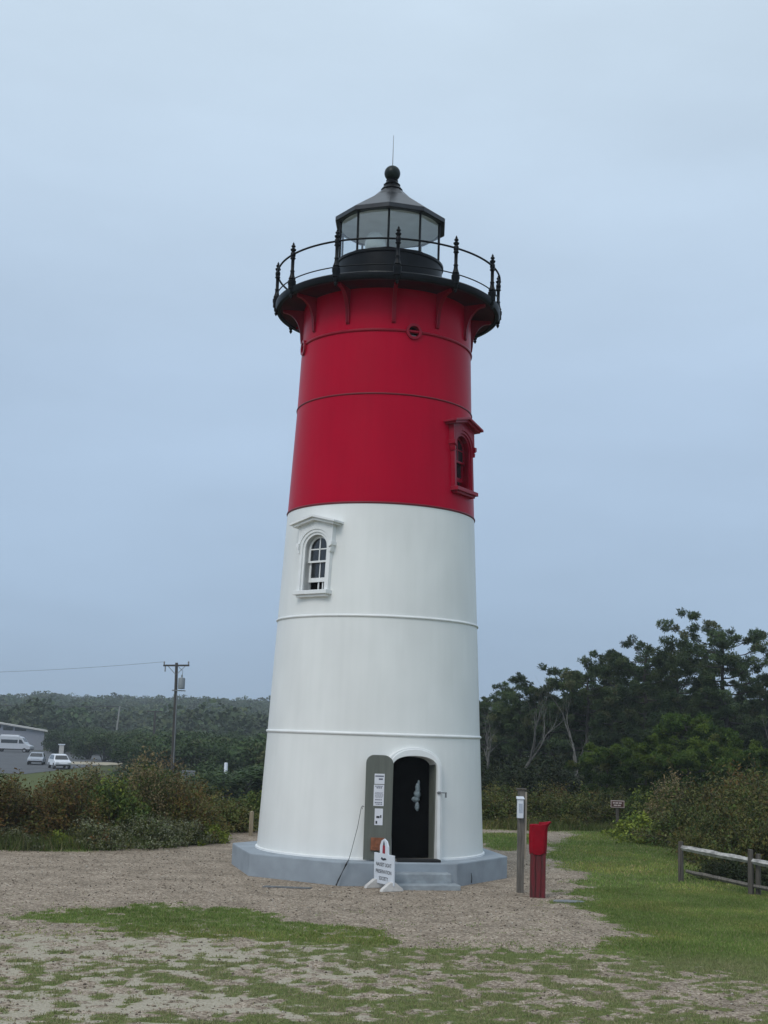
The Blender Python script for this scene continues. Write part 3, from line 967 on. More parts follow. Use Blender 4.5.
# cable from the door hook down to the ground
cb = MB().tube([(TX - 0.19, TY - 2.57, 1.49), (TX - 0.25, TY - 2.53, 1.1), (TX - 0.36, TY - 2.50, 0.62), (TX - 0.40, TY - 2.56, 0.47), (TX - 0.42, TY - 2.97, 0.462), (TX - 0.44, TY - 3.01, 0.42),
                (TX - 0.58, TY - 3.015, 0.12), (TX - 0.62, TY - 3.05, 0.02)], [0.006] * 4 + [0.009, 0.017, 0.017, 0.017], 6).build('cable', WIRE, None, 60)
tag(cb, 'thin black cable running from the open door down the plinth', 'cable')

# sandwich board with a lighthouse cut-out top
SB = empty('sign_board', (0.215, 25.42, 0), R(-60), 'white lighthouse shaped notice board standing on gravel by the steps', 'sign')
SBW = 0.37
bd = [(-SBW, 0.10), (SBW, 0.10), (SBW, 0.66), (0.16, 0.66), (0.155, 0.80), (0.10, 0.90), (0.0, 0.945), (-0.10, 0.90), (-0.155, 0.80), (-0.16, 0.66), (-SBW, 0.66)]
def fb(u, v, w_): return (u, -w_ + 0.03 - 0.02 * (v - 0.5), v)
MB().prism(bd, 0.0, 0.03, fb).build('board', PLASTW, SB, bevel=0.004)
MB().prism([(-0.05, 0.67), (0.05, 0.67), (0.042, 0.82), (-0.042, 0.82)], 0.031, 0.034, fb).build('painted_tower', mat('sign_red', (0.30, 0.01, 0.03), var=0.1), SB)
MB().prism([(-0.03, 0.822), (0.03, 0.822), (0.02, 0.87), (0.0, 0.905), (-0.02, 0.87)], 0.031, 0.034, fb).build('painted_lantern', INKD, SB)
MB().prism([(-0.11, 0.56), (-0.02, 0.535), (0.11, 0.56), (0.06, 0.59), (-0.03, 0.575), (-0.07, 0.60)], 0.031, 0.034, fb).build('painted_emblem', INKD, SB)
for tx_, z_, s_h in (('NAUSET LIGHT', 0.455, 0.098), ('PRESERVATION', 0.325, 0.098), ('SOCIETY', 0.20, 0.098)):
    tm_ = text_mesh(tx_, s_h)
    k = 0.62 / 0.68 if len(tx_) > 8 else 1
    for v in tm_.vertices:
        v.co = fb(v.co.x * 0.88, z_ + v.co.y, 0.0325 + v.co.z)
    link_mesh('lettering', tm_, INKD, SB)
for s in (-1, 1):
    ft = MB().prism([(-0.24, 0.0), (0.24, 0.0), (0.22, 0.05), (0.05, 0.17), (-0.05, 0.17), (-0.22, 0.05)], s * 0.30 - 0.05, s * 0.30 + 0.05, lambda u, v, w_: (w_, u + 0.015, v))
    ft.build('foot', FOOTW, SB, bevel=0.01)

# tall sign post with white box
SP = empty('trail_post', (2.86, 25.68, 0), R(6), 'tall grey weathered wooden post holding a white leaflet box', 'post')
MB().box(-0.065, 0.055, -0.06, 0.06, -0.2, 1.93).build('post', WOODG, SP, bevel=0.008)
MB().box(-0.095, 0.085, -0.08, 0.08, 1.93, 1.965).build('cap', WOODD, SP, bevel=0.005)
MB().box(0.058, 0.098, -0.05, 0.04, 0.62, 1.90).build('batten', mat('pale_batten', (0.36, 0.31, 0.25), var=0.2, stretch=(8, 8, 1)), SP, bevel=0.004)
bx = MB().box(-0.105, 0.012, -0.15, -0.062, 1.40, 1.76).build('leaflet_box', PLASTW, SP, bevel=0.012)
MB().prism([(-0.17, 1.76), (-0.06, 1.76), (-0.06, 1.815), (-0.17, 1.775)], -0.12, 0.025, lambda u, v, w_: (w_, u, v)).build('lid', PLASTW, bx, bevel=0.004)
MB().box(-0.085, -0.01, -0.1535, -0.1505, 1.50, 1.68).build('leaflet', mat('pale_blue_leaflet', (0.45, 0.50, 0.58), var=0.15, scale=20), bx)
# red post with canvas hood
RP = empty('donation_post', (3.10, 25.0, 0), R(-4), 'square red painted post with a flared bright red canvas hood', 'post')
MB().box(-0.135, -0.04, -0.10, 0.10, -0.2, 0.86).box(-0.035, 0.06, -0.105, 0.10, -0.2, 0.86).box(0.065, 0.15, -0.098, 0.10, -0.2, 0.86).build('post', REDWOOD, RP, bevel=0.006)
hv, hf = [], []
n = 28
levels = [(0.80, 0.155, 0.13, 0.0), (0.86, 0.16, 0.135, 0.0), (0.98, 0.162, 0.14, 0.0), (1.12, 0.165, 0.145, 0.004), (1.24, 0.17, 0.15, 0.012), (1.31, 0.185, 0.155, 0.03), (1.345, 0.20, 0.16, 0.045), (1.352, 0.185, 0.145, 0.045), (1.335, 0.10, 0.08, 0.03), (1.33, 0.0, 0.0, 0.02)]
for z, ax, ay, ox in levels:
    for i in range(n):
        a = 2 * math.pi * i / n
        c, s = math.cos(a), math.sin(a)
        e = 0.55
        wob = 1 + 0.045 * math.sin(a * 7 + z * 3) + 0.03 * math.sin(a * 11 - z * 9)
        dz = (0.035 * c + 0.03 * (abs(c) - 0.6)) * (1 if z > 1.2 else 0) + (0.02 * math.sin(5 * a) if z < 0.82 else 0)
        hv.append((ox + ax * wob * math.copysign(abs(c) ** e, c), ay * wob * math.copysign(abs(s) ** e, s), z + dz))
for j in range(len(levels) - 1):
    for i in range(n):
        hf.append((j * n + i, j * n + (i + 1) % n, (j + 1) * n + (i + 1) % n, (j + 1) * n + i))
MB().add(hv, hf).build('hood', REDCLOTH, RP, 60)

# small brown trail sign on a post
TS = empty('trail_sign', (7.90, 42.9, 0), R(-8), 'small brown trail sign with pale border on a dark post', 'sign')
MB().box(-0.05, 0.05, 0.0, 0.09, -0.2, 0.98).build('post', WOODD, TS)
MB().box(-0.22, 0.22, -0.035, -0.003, 0.80, 1.03).build('board', mat('pale_sign_border', (0.42, 0.33, 0.31), var=0.1), TS, bevel=0.006)
MB().box(-0.195, 0.195, -0.039, -0.0355, 0.825, 1.005).build('face', BROWNS, TS)
ar = MB()
for x0, x1, z0, z1 in ((-0.15, -0.09, 0.93, 0.97), (-0.07, 0.02, 0.93, 0.97), (0.04, 0.13, 0.93, 0.97), (-0.12, -0.02, 0.855, 0.895), (0.0, 0.10, 0.855, 0.895)):
    ar.box(x0, x1, -0.0425, -0.0392, z0, z1)
ar.build('lettering', mat('pale_sign_letters', (0.5, 0.42, 0.40), var=0.1), TS)

# small flat stone slab in the gravel edge
sl = MB().prism([(-0.45, -0.16), (0.1, -0.2), (0.5, -0.08), (0.45, 0.1), (0.0, 0.2), (-0.4, 0.1)], -0.03, 0.025)
o = sl.build('stone_slab', mat('blue_grey_slab', (0.17, 0.18, 0.185), var=0.25, scale=6, bump=0.3), None, bevel=0.01)
o.location = (3.60, 24.5, -0.005)
o.scale = (0.62, 0.75, 1)
tag(o, 'flat grey slab set in the gravel beside the lawn', 'slab')
sl = MB().prism([(-0.45, -0.10), (0.45, -0.12), (0.5, 0.06), (-0.4, 0.12)], -0.03, 0.015)
o = sl.build('drain_cover', mat('dark_drain', (0.10, 0.105, 0.11), var=0.3, scale=8), None, bevel=0.005)
o.location = (-1.62, 25.25, 0.0)
tag(o, 'low dark drain cover in the gravel at the plinth foot', 'drain cover')

# split rail fence
FE = empty('split_rail_fence', (6.62, 28.56, 0), 0, 'weathered two rail wooden fence at the lawn edge', 'fence')
p0, p1, p2 = Vector((0, 0, 0)), Vector((0.93, -2.01, 0)), Vector((1.86, -4.05, 0))
def rough_post(x, y, h, w_=0.062, lean=0.0):
    b = MB()
    pts = [Vector((x, y, -0.2)), Vector((x + lean * 0.3, y, h * 0.5)), Vector((x + lean, y, h))]
    b.tube(pts, [w_ * 1.05, w_, w_ * 0.92], 7)
    return b.build('post', WOODD, FE, 30, bevel=0.006)
rough_post(p0.x, p0.y, 0.84)
rough_post(p1.x, p1.y, 0.88, 0.06)
rough_post(p1.x + 0.14, p1.y - 0.02, 0.80, 0.055, 0.01)
rough_post(p2.x, p2.y, 0.86, 0.06)
def rail_(a, b, hw, m, sag=0.0, seed=1):
    rr = random.Random(seed)
    q = MB()
    a, b = Vector(a), Vector(b)
    pts, rd = [], []
    for i in range(8):
        t = i / 7
        p = a.lerp(b, t) + Vector((0, 0, -sag * 4 * t * (1 - t) + rr.uniform(-0.006, 0.006)))
        pts.append(p)
        rd.append(hw * (0.75 if i in (0, 7) else 1) * rr.uniform(0.92, 1.08))
    return q.tube(pts, rd, 5).build('rail', m, FE, 30)
rail_((0.02, -0.02, 0.72), (1.02, -2.10, 0.655), 0.066, WOODP, 0.0, 1)
rail_((0.10, -0.12, 0.235), (1.0, -2.08, 0.17), 0.05, WOODG, 0.0, 2)
rail_((0.95, -2.0, 0.66), (1.95, -4.15, 0.60), 0.066, WOODP, 0.0, 3)
rail_((0.98, -2.06, 0.18), (1.95, -4.15, 0.14), 0.05, WOODG, 0.0, 4)

# tan bollard posts left of the tower
def post_thing(x, y, h, w_, m, lab, name='wooden_post'):
    o = MB().box(-w_, w_, -w_, w_, -0.3, h - 0.03).add([(-w_, -w_, h - 0.03), (w_, -w_, h - 0.03), (w_, w_, h - 0.03), (-w_, w_, h - 0.03), (0, 0, h)], [(0, 1, 4), (1, 2, 4), (2, 3, 4), (3, 0, 4)])
    o = o.build(name, m, None, bevel=0.006)
    o.location = (x, y, hz_(x, y))
    return tag(o, lab, 'post', None)
post_thing(-3.42, 37.0, 0.68, 0.055, WOODT, 'short square tan post beside the left of the plinth')
post_thing(-3.20, 37.5, 0.58, 0.05, WOODT, 'shorter tan post almost hidden behind the white tower')
# pale marker and grey cabinet further off
o = MB().lathe([(0.11, 0), (0.11, 2.25), (0.08, 2.3), (0, 2.3)], 10).build('white_marker_post', PLASTW, None, 40)
o.location = (-9.10, 80, hz_(-9.1, 80) + 0.0)
tag(o, 'slim white marker post standing in dark scrub left of the tower', 'post')
CB = empty('utility_cabinet', (-12.5, 88, hz_(-12.5, 88)), 0.1, 'pale grey utility cabinet behind the shrubs below the power pole', 'cabinet')
MB().box(-0.42, 0.42, -0.3, 0.3, -0.2, 1.95).build('cabinet_body', XFMR, CB, bevel=0.02)
MB().box(0.55, 0.85, -0.2, 0.2, -0.2, 1.7).build('meter_box', PLASTW, CB, bevel=0.02)
MB().box(-0.45, 0.45, -0.33, 0.33, 1.95, 2.02).build('cabinet_lid', STEEL, CB)

# ------------------------------------------------------------------ power poles and wires
PX, PY = -18.6, 120.0
pz = hz_(PX, PY)
PO = empty('power_pole', (PX, PY, pz), R(0), 'tall dark wooden power pole with crossarm and grey transformer', 'power pole')
MB().tube([(0.12, 0, -1), (0.05, 0, 4), (-0.02, 0, 8), (-0.10, 0, 8.75 - pz)], [0.19, 0.17, 0.15, 0.13], 10).build('pole', POLEW, PO, 50)
tz = 8.50 - pz
MB().box(-1.30, 1.10, -0.18, -0.06, tz - 0.08, tz + 0.08, fn=lambda x, y, z: (x, y, z + 0.035 * x)).build('crossarm', POLEW, PO)
for x in (-1.22, 1.02):
    MB().lathe([(0.03, 0), (0.05, 0.05), (0.08, 0.08), (0.05, 0.14), (0.085, 0.2), (0.04, 0.3), (0.0, 0.32)], 10, (x, -0.12, tz + 0.08 + 0.035 * x)).build('insulator', STEEL, PO, 50)
MB().tube([(-0.85, -0.12, tz - 0.08), (-0.1, -0.14, tz - 0.85)], 0.03, 5).tube([(0.75, -0.12, tz - 0.02), (0.0, -0.14, tz - 0.8)], 0.03, 5).build('brace', STEEL, PO)
MB().tube([(-1.1, -0.14, tz - 0.1), (-1.1, -0.14, tz - 0.6)], 0.06, 6).build('fuse_cutout', STEEL, PO)
xf = MB().lathe([(0.0, 0), (0.28, 0.02), (0.32, 0.06), (0.32, 0.95), (0.28, 1.02), (0.08, 1.06), (0.08, 1.3), (0, 1.32)], 16, (0.50, -0.25, 6.35 - pz)).build('transformer', XFMR, PO, 40)
MB().box(-0.35, 0.55, -0.25, -0.1, 6.16 - pz, 6.26 - pz).tube([(-0.35, -0.2, 6.2 - pz), (0.9, -0.2, 6.2 - pz)], 0.05, 6).build('transformer_bracket', STEEL, PO)
MB().tube([(0.52, -0.25, 7.6 - pz), (0.55, -0.2, 8.0 - pz), (0.1, -0.15, 8.4 - pz)], 0.02, 5).build('lead_wire', WIRE, PO)
MB().tube([(0.22, -0.22, -0.5), (0.16, -0.2, 4.0), (0.12, -0.2, 6.0 - pz)], 0.04, 6).build('conduit', XFMR, PO)
def sag_wire(a, b, sag, r_, lab):
    a, b = Vector(a), Vector(b)
    pts = [a.lerp(b, t) - Vector((0, 0, sag * 4 * t * (1 - t))) for t in np.linspace(0, 1, 25)]
    o = MB().tube(pts, r_, 5).build('power_cable', WIRE, None, 60)
    tag(o, lab, 'cable')
sag_wire((PX - 1.22, PY - 0.12, pz + tz + 0.3), (-75, 150, 8.2), 1.0, 0.013, 'thin power cable running left from the crossarm of the near pole')
QX, QY = -59.8, 300
q0 = hz_(QX, QY)
o = MB().tube([(0, 0, -1), (0.25, 0, 4.0), (0.6, 0, 7.2 - q0)], [0.22, 0.2, 0.16], 8).build('bare_pole', mat('bleached_pole', (0.30, 0.29, 0.27), var=0.2), None, 50)
o.location = (QX, QY, q0)
tag(o, 'pale leaning far pole standing in front of the wooded hill', 'power pole')
sag_wire((QX + 0.6, QY, 7.1), (-130, 300, 8.6), 1.3, 0.10, 'dark far cable crossing the wooded hill to the pale pole')
q1 = hz_(-34, 200)
o = MB().tube([(0, 0, -1), (0, 0, 5.2 - q1)], [0.2, 0.15], 8).box(-1.3, 1.1, -0.1, 0.1, 5.0 - q1, 5.18 - q1).build('distant_pole', POLEW, None)
o.location = (-34, 200, q1)
tag(o, 'short dark distant pole with crossarm beyond the scrub', 'power pole')

# ------------------------------------------------------------------ vehicles and building
def wheel(parent, x, y, z, r_, side, wd=0.22):
    prof = [(r_ * 0.62, -wd / 2), (r_ * 0.95, -wd / 2), (r_, -wd / 2 + 0.03), (r_, wd / 2 - 0.03), (r_ * 0.95, wd / 2), (r_ * 0.62, wd / 2)]
    me_ = MB().lathe(prof, 24, closed=True)
    me_.v = [(a, c, b) for a, b, c in me_.v]
    t = me_.build('wheel', TYRE, parent, 40)
    t.location = (x, y, z)
    rm = MB().lathe([(0, -wd * 0.35), (r_ * 0.6, -wd * 0.42), (r_ * 0.63, 0), (r_ * 0.6, wd * 0.42), (0, wd * 0.35)], 16)
    rm.v = [(a, c, b) for a, b, c in rm.v]
    rm.build('rim', RIM, t, 40)

def slab_body(prof, hw, tuck):
    """side profile (x,z) swept over the width with rounded shoulders"""
    b = MB()
    ys = [(-hw, 0.90), (-hw + 0.10, 1.0), (hw - 0.10, 1.0), (hw, 0.90)]
    n = len(prof)
    zc = min(z for _, z in prof)
    vs = []
    for y, k in ys:
        for x, z in prof:
            s_ = tuck(z)
            vs.append((x * (0.985 if k < 1 else 1), y * s_, zc + (z - zc) * (0.985 if k < 1 else 1)))
    fs = [tuple(range(n)), tuple(range(3 * n, 4 * n))[::-1]]
    for q in range(3):
        for i in range(n):
            j = (i + 1) % n
            fs.append((q * n + i, (q + 1) * n + i, (q + 1) * n + j, q * n + j))
    return b.add(vs, fs)

def side_panel(parent, name, poly, hw, tuck, m, off=0.012):
    for s in (-1, 1):
        pts = [(x, s * (hw * tuck(z) + off), z) for x, z in poly]
        pts2 = [(x, s * (hw * tuck(z) - 0.03), z) for x, z in poly]
        n = len(poly)
        MB().add(pts + pts2, [tuple(range(n)), tuple(range(n, 2 * n))[::-1]] + [(i, n + i, n + (i + 1) % n, (i + 1) % n) for i in range(n)]).build(name, m, parent)

# camper van, side on, nose to the right
vx, vy = -60.2, 217.5
VN = empty('camper_van', (vx, vy, hz_(vx, vy) + 0.03), R(-4), 'silver high roofed camper van parked side on before the building', 'van')
tk = lambda z: 1.0 if z < 1.1 else 1.0 - 0.10 * (z - 1.1) / 1.6
vp = [(-3.4, 0.42), (3.2, 0.42), (3.32, 0.70), (3.25, 1.05), (2.55, 1.30), (1.75, 2.30), (1.35, 2.52), (0.8, 2.60), (-3.1, 2.60), (-3.38, 2.40), (-3.45, 1.2)]
slab_body(vp, 0.98, tk).build('body', VANP, VN, 30, bevel=0.04)
side_panel(VN, 'window', [(-1.7, 1.45), (1.1, 1.45), (1.1, 2.02), (-1.7, 2.02)], 0.98, tk, GLASSD)
side_panel(VN, 'window', [(-3.2, 1.45), (-2.1, 1.45), (-2.1, 2.02), (-3.2, 2.02)], 0.98, tk, GLASSD)
side_panel(VN, 'cab_window', [(1.3, 1.42), (2.2, 1.42), (1.7, 2.05), (1.3, 2.05)], 0.98, tk, GLASSD)
MB().add([(2.44, -0.8, 1.42), (2.44, 0.8, 1.42), (1.78, 0.72, 2.30), (1.78, -0.72, 2.30)], [(0, 1, 2, 3)]).build('windscreen', GLASSD, VN)
MB().box(-2.0, 1.0, -0.35, 0.35, 2.60, 2.78).build('roof_unit', CARW, VN, bevel=0.04)
MB().box(-3.42, 3.25, -1.0, 1.0, 0.40, 0.55).build('side_skirt', TYRE, VN, bevel=0.02)
for s in (-1, 1):
    MB().box(3.2, 3.33, s * 0.75 - 0.15, s * 0.75 + 0.15, 0.85, 1.05).build('headlight', CLEARL, VN, bevel=0.02)
    for x in (-2.1, 2.3): wheel(VN, x, s * 0.88, 0.36, 0.36, s)

def car(name, x, y, rz, paint, lab, wagon):
    c = empty(name, (x, y, hz_(x, y) + 0.03), rz, lab, 'car')
    tk = lambda z: 1.0 if z < 0.85 else 1.0 - 0.28 * (z - 0.85) / 0.75
    if wagon:
        pf = [(-2.2, 0.35), (2.15, 0.35), (2.28, 0.55), (2.2, 0.80), (1.25, 0.98), (0.55, 1.48), (0.1, 1.58), (-1.5, 1.56), (-1.95, 1.42), (-2.2, 1.0), (-2.28, 0.6)]
        win = [(-1.75, 1.02), (0.98, 1.0), (0.48, 1.43), (-1.6, 1.45)]
        rear = [(-2.17, 1.04), (-1.96, 1.38)]
    else:
        pf = [(-2.25, 0.32), (2.2, 0.32), (2.33, 0.5), (2.25, 0.75), (1.1, 0.92), (0.35, 1.38), (-0.1, 1.44), (-0.9, 1.42), (-1.55, 1.02), (-2.2, 0.95), (-2.32, 0.6)]
        win = [(-1.35, 0.98), (0.85, 0.95), (0.3, 1.33), (-0.85, 1.35)]
        rear = [(-1.50, 1.06), (-0.98, 1.38)]
    slab_body(pf, 0.9, tk).build('body', paint, c, 30, bevel=0.04)
    side_panel(c, 'window', win, 0.9, tk, GLASSD)
    (xa, za), (xb, zb) = rear
    wa, wb = 0.9 * tk(za) - 0.12, 0.9 * tk(zb) - 0.12
    MB().add([(xa - 0.03, -wa, za), (xb - 0.03, -wb, zb), (xb - 0.03, wb, zb), (xa - 0.03, wa, za)], [(0, 1, 2, 3)]).build('rear_window', GLASSD, c)
    xf0, zf0, xf1, zf1 = (1.22, 1.02, 0.62, 1.44) if wagon else (1.06, 0.97, 0.42, 1.34)
    wa, wb = 0.9 * tk(zf0) - 0.1, 0.9 * tk(zf1) - 0.1
    MB().add([(xf0 + 0.03, -wa, zf0), (xf0 + 0.03, wa, zf0), (xf1 + 0.03, wb, zf1), (xf1 + 0.03, -wb, zf1)], [(0, 1, 2, 3)]).build('windscreen', GLASSD, c)
    for s in (-1, 1):
        MB().box(-2.30, -2.16, s * 0.68 - 0.14, s * 0.68 + 0.14, 0.72, 0.9).build('tail_light', REDL, c, bevel=0.02)
        MB().box(2.12, 2.30, s * 0.66 - 0.18, s * 0.66 + 0.18, 0.58, 0.74).build('headlight', CLEARL, c, bevel=0.02)
        for xx in (-1.4, 1.4): wheel(c, xx, s * 0.82, 0.33, 0.33, s)
    MB().box(-2.34, -2.2, -0.8, 0.8, 0.36, 0.52).box(2.2, 2.36, -0.8, 0.8, 0.34, 0.48).build('bumper', TYRE, c, bevel=0.02)
    return c
car('parked_car', -35.2, 146.5, R(-66), CARW, 'white hatchback parked nearest behind the red brown bushes', True)
car('parked_car', -40.6, 157.5, R(-80), CARS, 'silver saloon car parked to the left behind the white hatchback', False)

# visitor building with sloping roof and clerestory windows
BX, BY = -61.2, 240.0
BG = empty('visitor_building', (BX, BY, hz_(BX, BY)), R(15), 'blue grey building with one sloping roof and dark clerestory windows', 'building')
bz = hz_(BX, BY)
zr = lambda x: 1.35 - bz - 0.137 * x
MB().prism([(-24, -1), (0.35, -1), (0.35, zr(0.35)), (-24, zr(-24))], 0, 14, lambda u, v, w_: (u, w_, v)).build('wall', SIDING, BG)
MB().prism([(-24.6, zr(-24.6)), (0.9, zr(0.9)), (0.9, zr(0.9) + 0.28), (-24.6, zr(-24.6) + 0.28)], -0.6, 14.6, lambda u, v, w_: (u, w_, v)).build('roof', CREAMT, BG)
for x0, x1 in ((-11.2, -9.6), (-9.2, -7.4), (-6.9, -5.2), (-4.9, -2.9)):
    wf = MB().prism([(x0, zr(x0) - 1.0 if x0 < -6 else zr(x0) - 0.75), (x1, zr(x0) - 1.0 if x0 < -6 else zr(x0) - 0.75), (x1, zr(x1) - 0.2), (x0, zr(x0) - 0.2)], -0.06, 0.02, lambda u, v, w_: (u, w_, v))
    wf.build('window', GLASSD, BG)
KI = empty('entrance_kiosk', (-47.9, 200, hz_(-47.9, 200)), 0.2, 'small pale sign cabinet at the far end of the car park', 'kiosk')
MB().box(-0.35, 0.35, -0.3, 0.3, 0, 1.7).build('cabinet', CREAMT, KI, bevel=0.03)
MB().box(-0.5, 0.5, -0.4, 0.4, 1.7, 1.85).build('roof', PLASTW, KI, bevel=0.03)

# ------------------------------------------------------------------ vegetation
def stems_mesh(paths, r0, r1, n=3):
    b = MB()
    for p in paths: b.tube(p, [r0 + (r1 - r0) * i / (len(p) - 1) for i in range(len(p))], n)
    return b.mesh('stems')

def leaf_cards(C, size, asp, rg, tint, up=0.35):
    """one small pointed leaf per centre, random attitude biased upward"""
    n = len(C)
    nr = rg.normal(size=(n, 3))
    nr[:, 2] = np.abs(nr[:, 2]) + up
    nr /= np.linalg.norm(nr, axis=1)[:, None]
    a = np.cross(nr, rg.normal(size=(n, 3)))
    a /= np.linalg.norm(a, axis=1)[:, None] + 1e-9
    b = np.cross(nr, a)
    s = (size * rg.uniform(0.6, 1.35, n))[:, None]
    V = np.stack([C - a * s, C + b * s * asp, C + a * s, C - b * s * asp], 1).reshape(-1, 3)
    return V, np.arange(4 * n).reshape(n, 4), np.repeat(tint, 4, 0)

def pick_tint(rg, n, pal, wts, jit=0.35):
    pal = np.array(pal)
    k = rg.choice(len(pal), n, p=np.array(wts) / sum(wts))
    return pal[k] * rg.uniform(1 - jit, 1 + jit, (n, 1))

def shrub(name, seed, rx, h, nst, nleaf, size, pal, wts, upright=0.5, asp=0.42, plume=None, low=0.12):
    rg = np.random.default_rng(seed)
    root = empty(name, (0, 0, 0))
    paths = []
    CC = []
    # uneven outline: a handful of lobes of different height
    lob = [(rg.uniform(0, 2 * np.pi), rg.uniform(0.25, 0.8) * rx, rg.uniform(0.72, 1.05) * h, rg.uniform(0.35, 0.6) * rx) for _ in range(7)]
    TT = []
    for i in range(nst):
        la, lr, lh, lw = lob[i % len(lob)]
        ex = lr * np.cos(la) + rg.normal() * lw * 0.7
        ey = lr * np.sin(la) + rg.normal() * lw * 0.7
        rr_ = min(1, np.hypot(ex, ey) / rx)
        ez = lh * (1 - (1 - upright * 0.6) * rr_ ** 2.2) * rg.uniform(0.55, 1.03)
        ez = max(ez, 0.2 * h)
        bx_, by_ = ex * 0.35 + rg.normal() * 0.08, ey * 0.35 + rg.normal() * 0.08
        t = np.linspace(0, 1, 5)
        bend = rg.normal(size=2) * 0.06 * h
        P = np.stack([bx_ + (ex - bx_) * t ** 1.3 + bend[0] * np.sin(np.pi * t), by_ + (ey - by_) * t ** 1.3 + bend[1] * np.sin(np.pi * t), ez * t ** 0.85], 1)
        paths.append(P)
        m_ = int(nleaf / nst * rg.uniform(0.6, 1.4))
        tt = low + (1 - low) * rg.uniform(0, 1, m_) ** 0.75
        q = np.stack([np.interp(tt, t, P[:, k]) for k in range(3)], 1)
        q += rg.normal(size=q.shape) * np.array([1, 1, 0.8]) * (0.05 + 0.085 * rx * (0.4 + 0.6 * tt[:, None])) * 0.62
        q[:, 2] = np.maximum(q[:, 2], 0.02)
        CC.append(q)
        base = pick_tint(rg, 1, pal, wts, 0.4)
        tn = pick_tint(rg, m_, pal, wts)
        tn = 0.5 * tn + 0.5 * base
        if plume is not None:
            tip = tt > 0.88
            tn[tip] = pick_tint(rg, int(tip.sum()), [plume], [1], 0.3)
        TT.append(tn)
    C, T = np.concatenate(CC), np.concatenate(TT)
    V, Fc, tn = leaf_cards(C, size, asp, rg, T)
    link_mesh('foliage', fast_mesh('foliage', V, Fc, tn), LEAF, root)
    link_mesh('stems', stems_mesh([list(map(tuple, p)) for p in paths[::2]], 0.014, 0.004), TWIG, root)
    return root

RUST, BRN, OLV, GRN, DGR, TAN, GRY, YGR, PALE = (0.135, 0.062, 0.022), (0.125, 0.085, 0.030), (0.130, 0.130, 0.036), (0.085, 0.135, 0.032), (0.042, 0.066, 0.020), (0.26, 0.20, 0.075), (0.135, 0.150, 0.080), (0.21, 0.25, 0.04), (0.27, 0.26, 0.13)
LIB = {
 'rust': shrub('shrub', 1, 1.35, 1.9, 150, 13000, 0.040, [RUST, BRN, OLV, DGR], [2.2, 3, 2.5, 2], 0.75),
 'rust2': shrub('shrub', 2, 1.15, 1.7, 130, 11000, 0.040, [RUST, BRN, OLV, GRN], [1.3, 2.5, 3.5, 1.5], 0.65),
 'green': shrub('shrub', 3, 1.1, 1.5, 110, 11000, 0.045, [GRN, DGR, OLV, YGR], [4, 2, 2, 0.5], 0.5),
 'tan': shrub('shrub', 4, 1.2, 1.85, 140, 11500, 0.040, [OLV, BRN, GRN, DGR], [4, 1.5, 2.5, 1.5], 0.85, plume=(0.22, 0.17, 0.085)),
 'grey': shrub('shrub', 5, 1.1, 0.95, 110, 9000, 0.036, [GRY, OLV, GRN, PALE], [3, 3, 3, 0.4], 0.4, plume=(0.20, 0.21, 0.13)),
 'olive': shrub('shrub', 6, 1.5, 1.5, 140, 12500, 0.046, [OLV, BRN, DGR, GRN, PALE], [4, 2, 2.5, 2, 0.3], 0.5),
 'dark': shrub('shrub', 7, 1.7, 2.2, 140, 13000, 0.048, [DGR, OLV, BRN, GRN], [4, 2.5, 2.5, 1], 0.5),
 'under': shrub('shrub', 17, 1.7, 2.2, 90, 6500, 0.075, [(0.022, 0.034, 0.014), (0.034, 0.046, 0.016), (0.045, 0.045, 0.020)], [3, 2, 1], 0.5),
 'yellow': shrub('shrub', 8, 0.8, 0.75, 80, 6000, 0.055, [YGR, GRN, OLV], [6, 2, 0.5], 0.4, asp=0.5),
}
USED = set()
def put(kind, x, y, rz, s, lab, grp, cat='shrub'):
    o = LIB[kind]
    z = hz_(x, y) - 0.03
    if kind not in USED:
        USED.add(kind)
        PENDING.append((o, (x, y, z), rz, s))
        tag(o, lab, cat, grp)
        return o
    c = copy_tree(o, (x, y, z), rz, s, lab, grp)
    c['category'] = cat
    return c
PENDING = []
GL, GRT = 'shrubs along the left edge of the gravel', 'shrubs at the right behind the lawn'
put('rust', -9.15, 32.2, 0.3, (1.15, 1.1, 1.0), 'rust red shrub at the left edge of the photo', GL)
put('rust', -7.6, 32.9, 2.1, (1.05, 1.0, 1.04), 'tall rust brown shrub just in front of the white car', GL)
put('rust2', -9.9, 34.4, 4.0, 1.1, 'brown shrub behind the rust red one at the left edge', GL)
put('rust', -8.5, 34.6, 5.2, 0.92, 'dull red shrub behind the two rust shrubs', GL)
put('green', -6.45, 33.3, 1.0, (0.9, 1.0, 1.25), 'fresh green shrub between the rust brown and tan shrubs', GL)
put('green', -7.0, 35.4, 3.4, 1.15, 'green shrub behind the fresh green one', GL)
put('tan', -5.75, 34.9, 0.5, (1.0, 1.0, 1.18), 'feathery tan tipped tall shrub below the power pole', GL)
put('tan', -6.6, 37.6, 2.5, (1.1, 1.1, 1.22), 'tan tipped shrub behind the feathery one', GL)
put('rust2', -4.75, 34.6, 1.4, (0.95, 1, 0.98), 'reddish brown rounded shrub right of the feathery tan one', GL)
put('rust2', -5.2, 36.8, 3.0, 1.0, 'brown shrub behind the reddish rounded one', GL)
put('olive', -4.35, 38.4, 0.4, 0.85, 'olive shrub beside the short tan post', GL)
put('green', -3.75, 40.6, 4.4, 0.85, 'green shrub behind the short tan posts', GL)
put('olive', -5.6, 40.8, 3.6, 1.05, 'olive shrub farther back towards the white marker', GL)
put('tan', -8.3, 39.0, 5.0, 1.0, 'tan shrub in the back of the left thicket', GL)
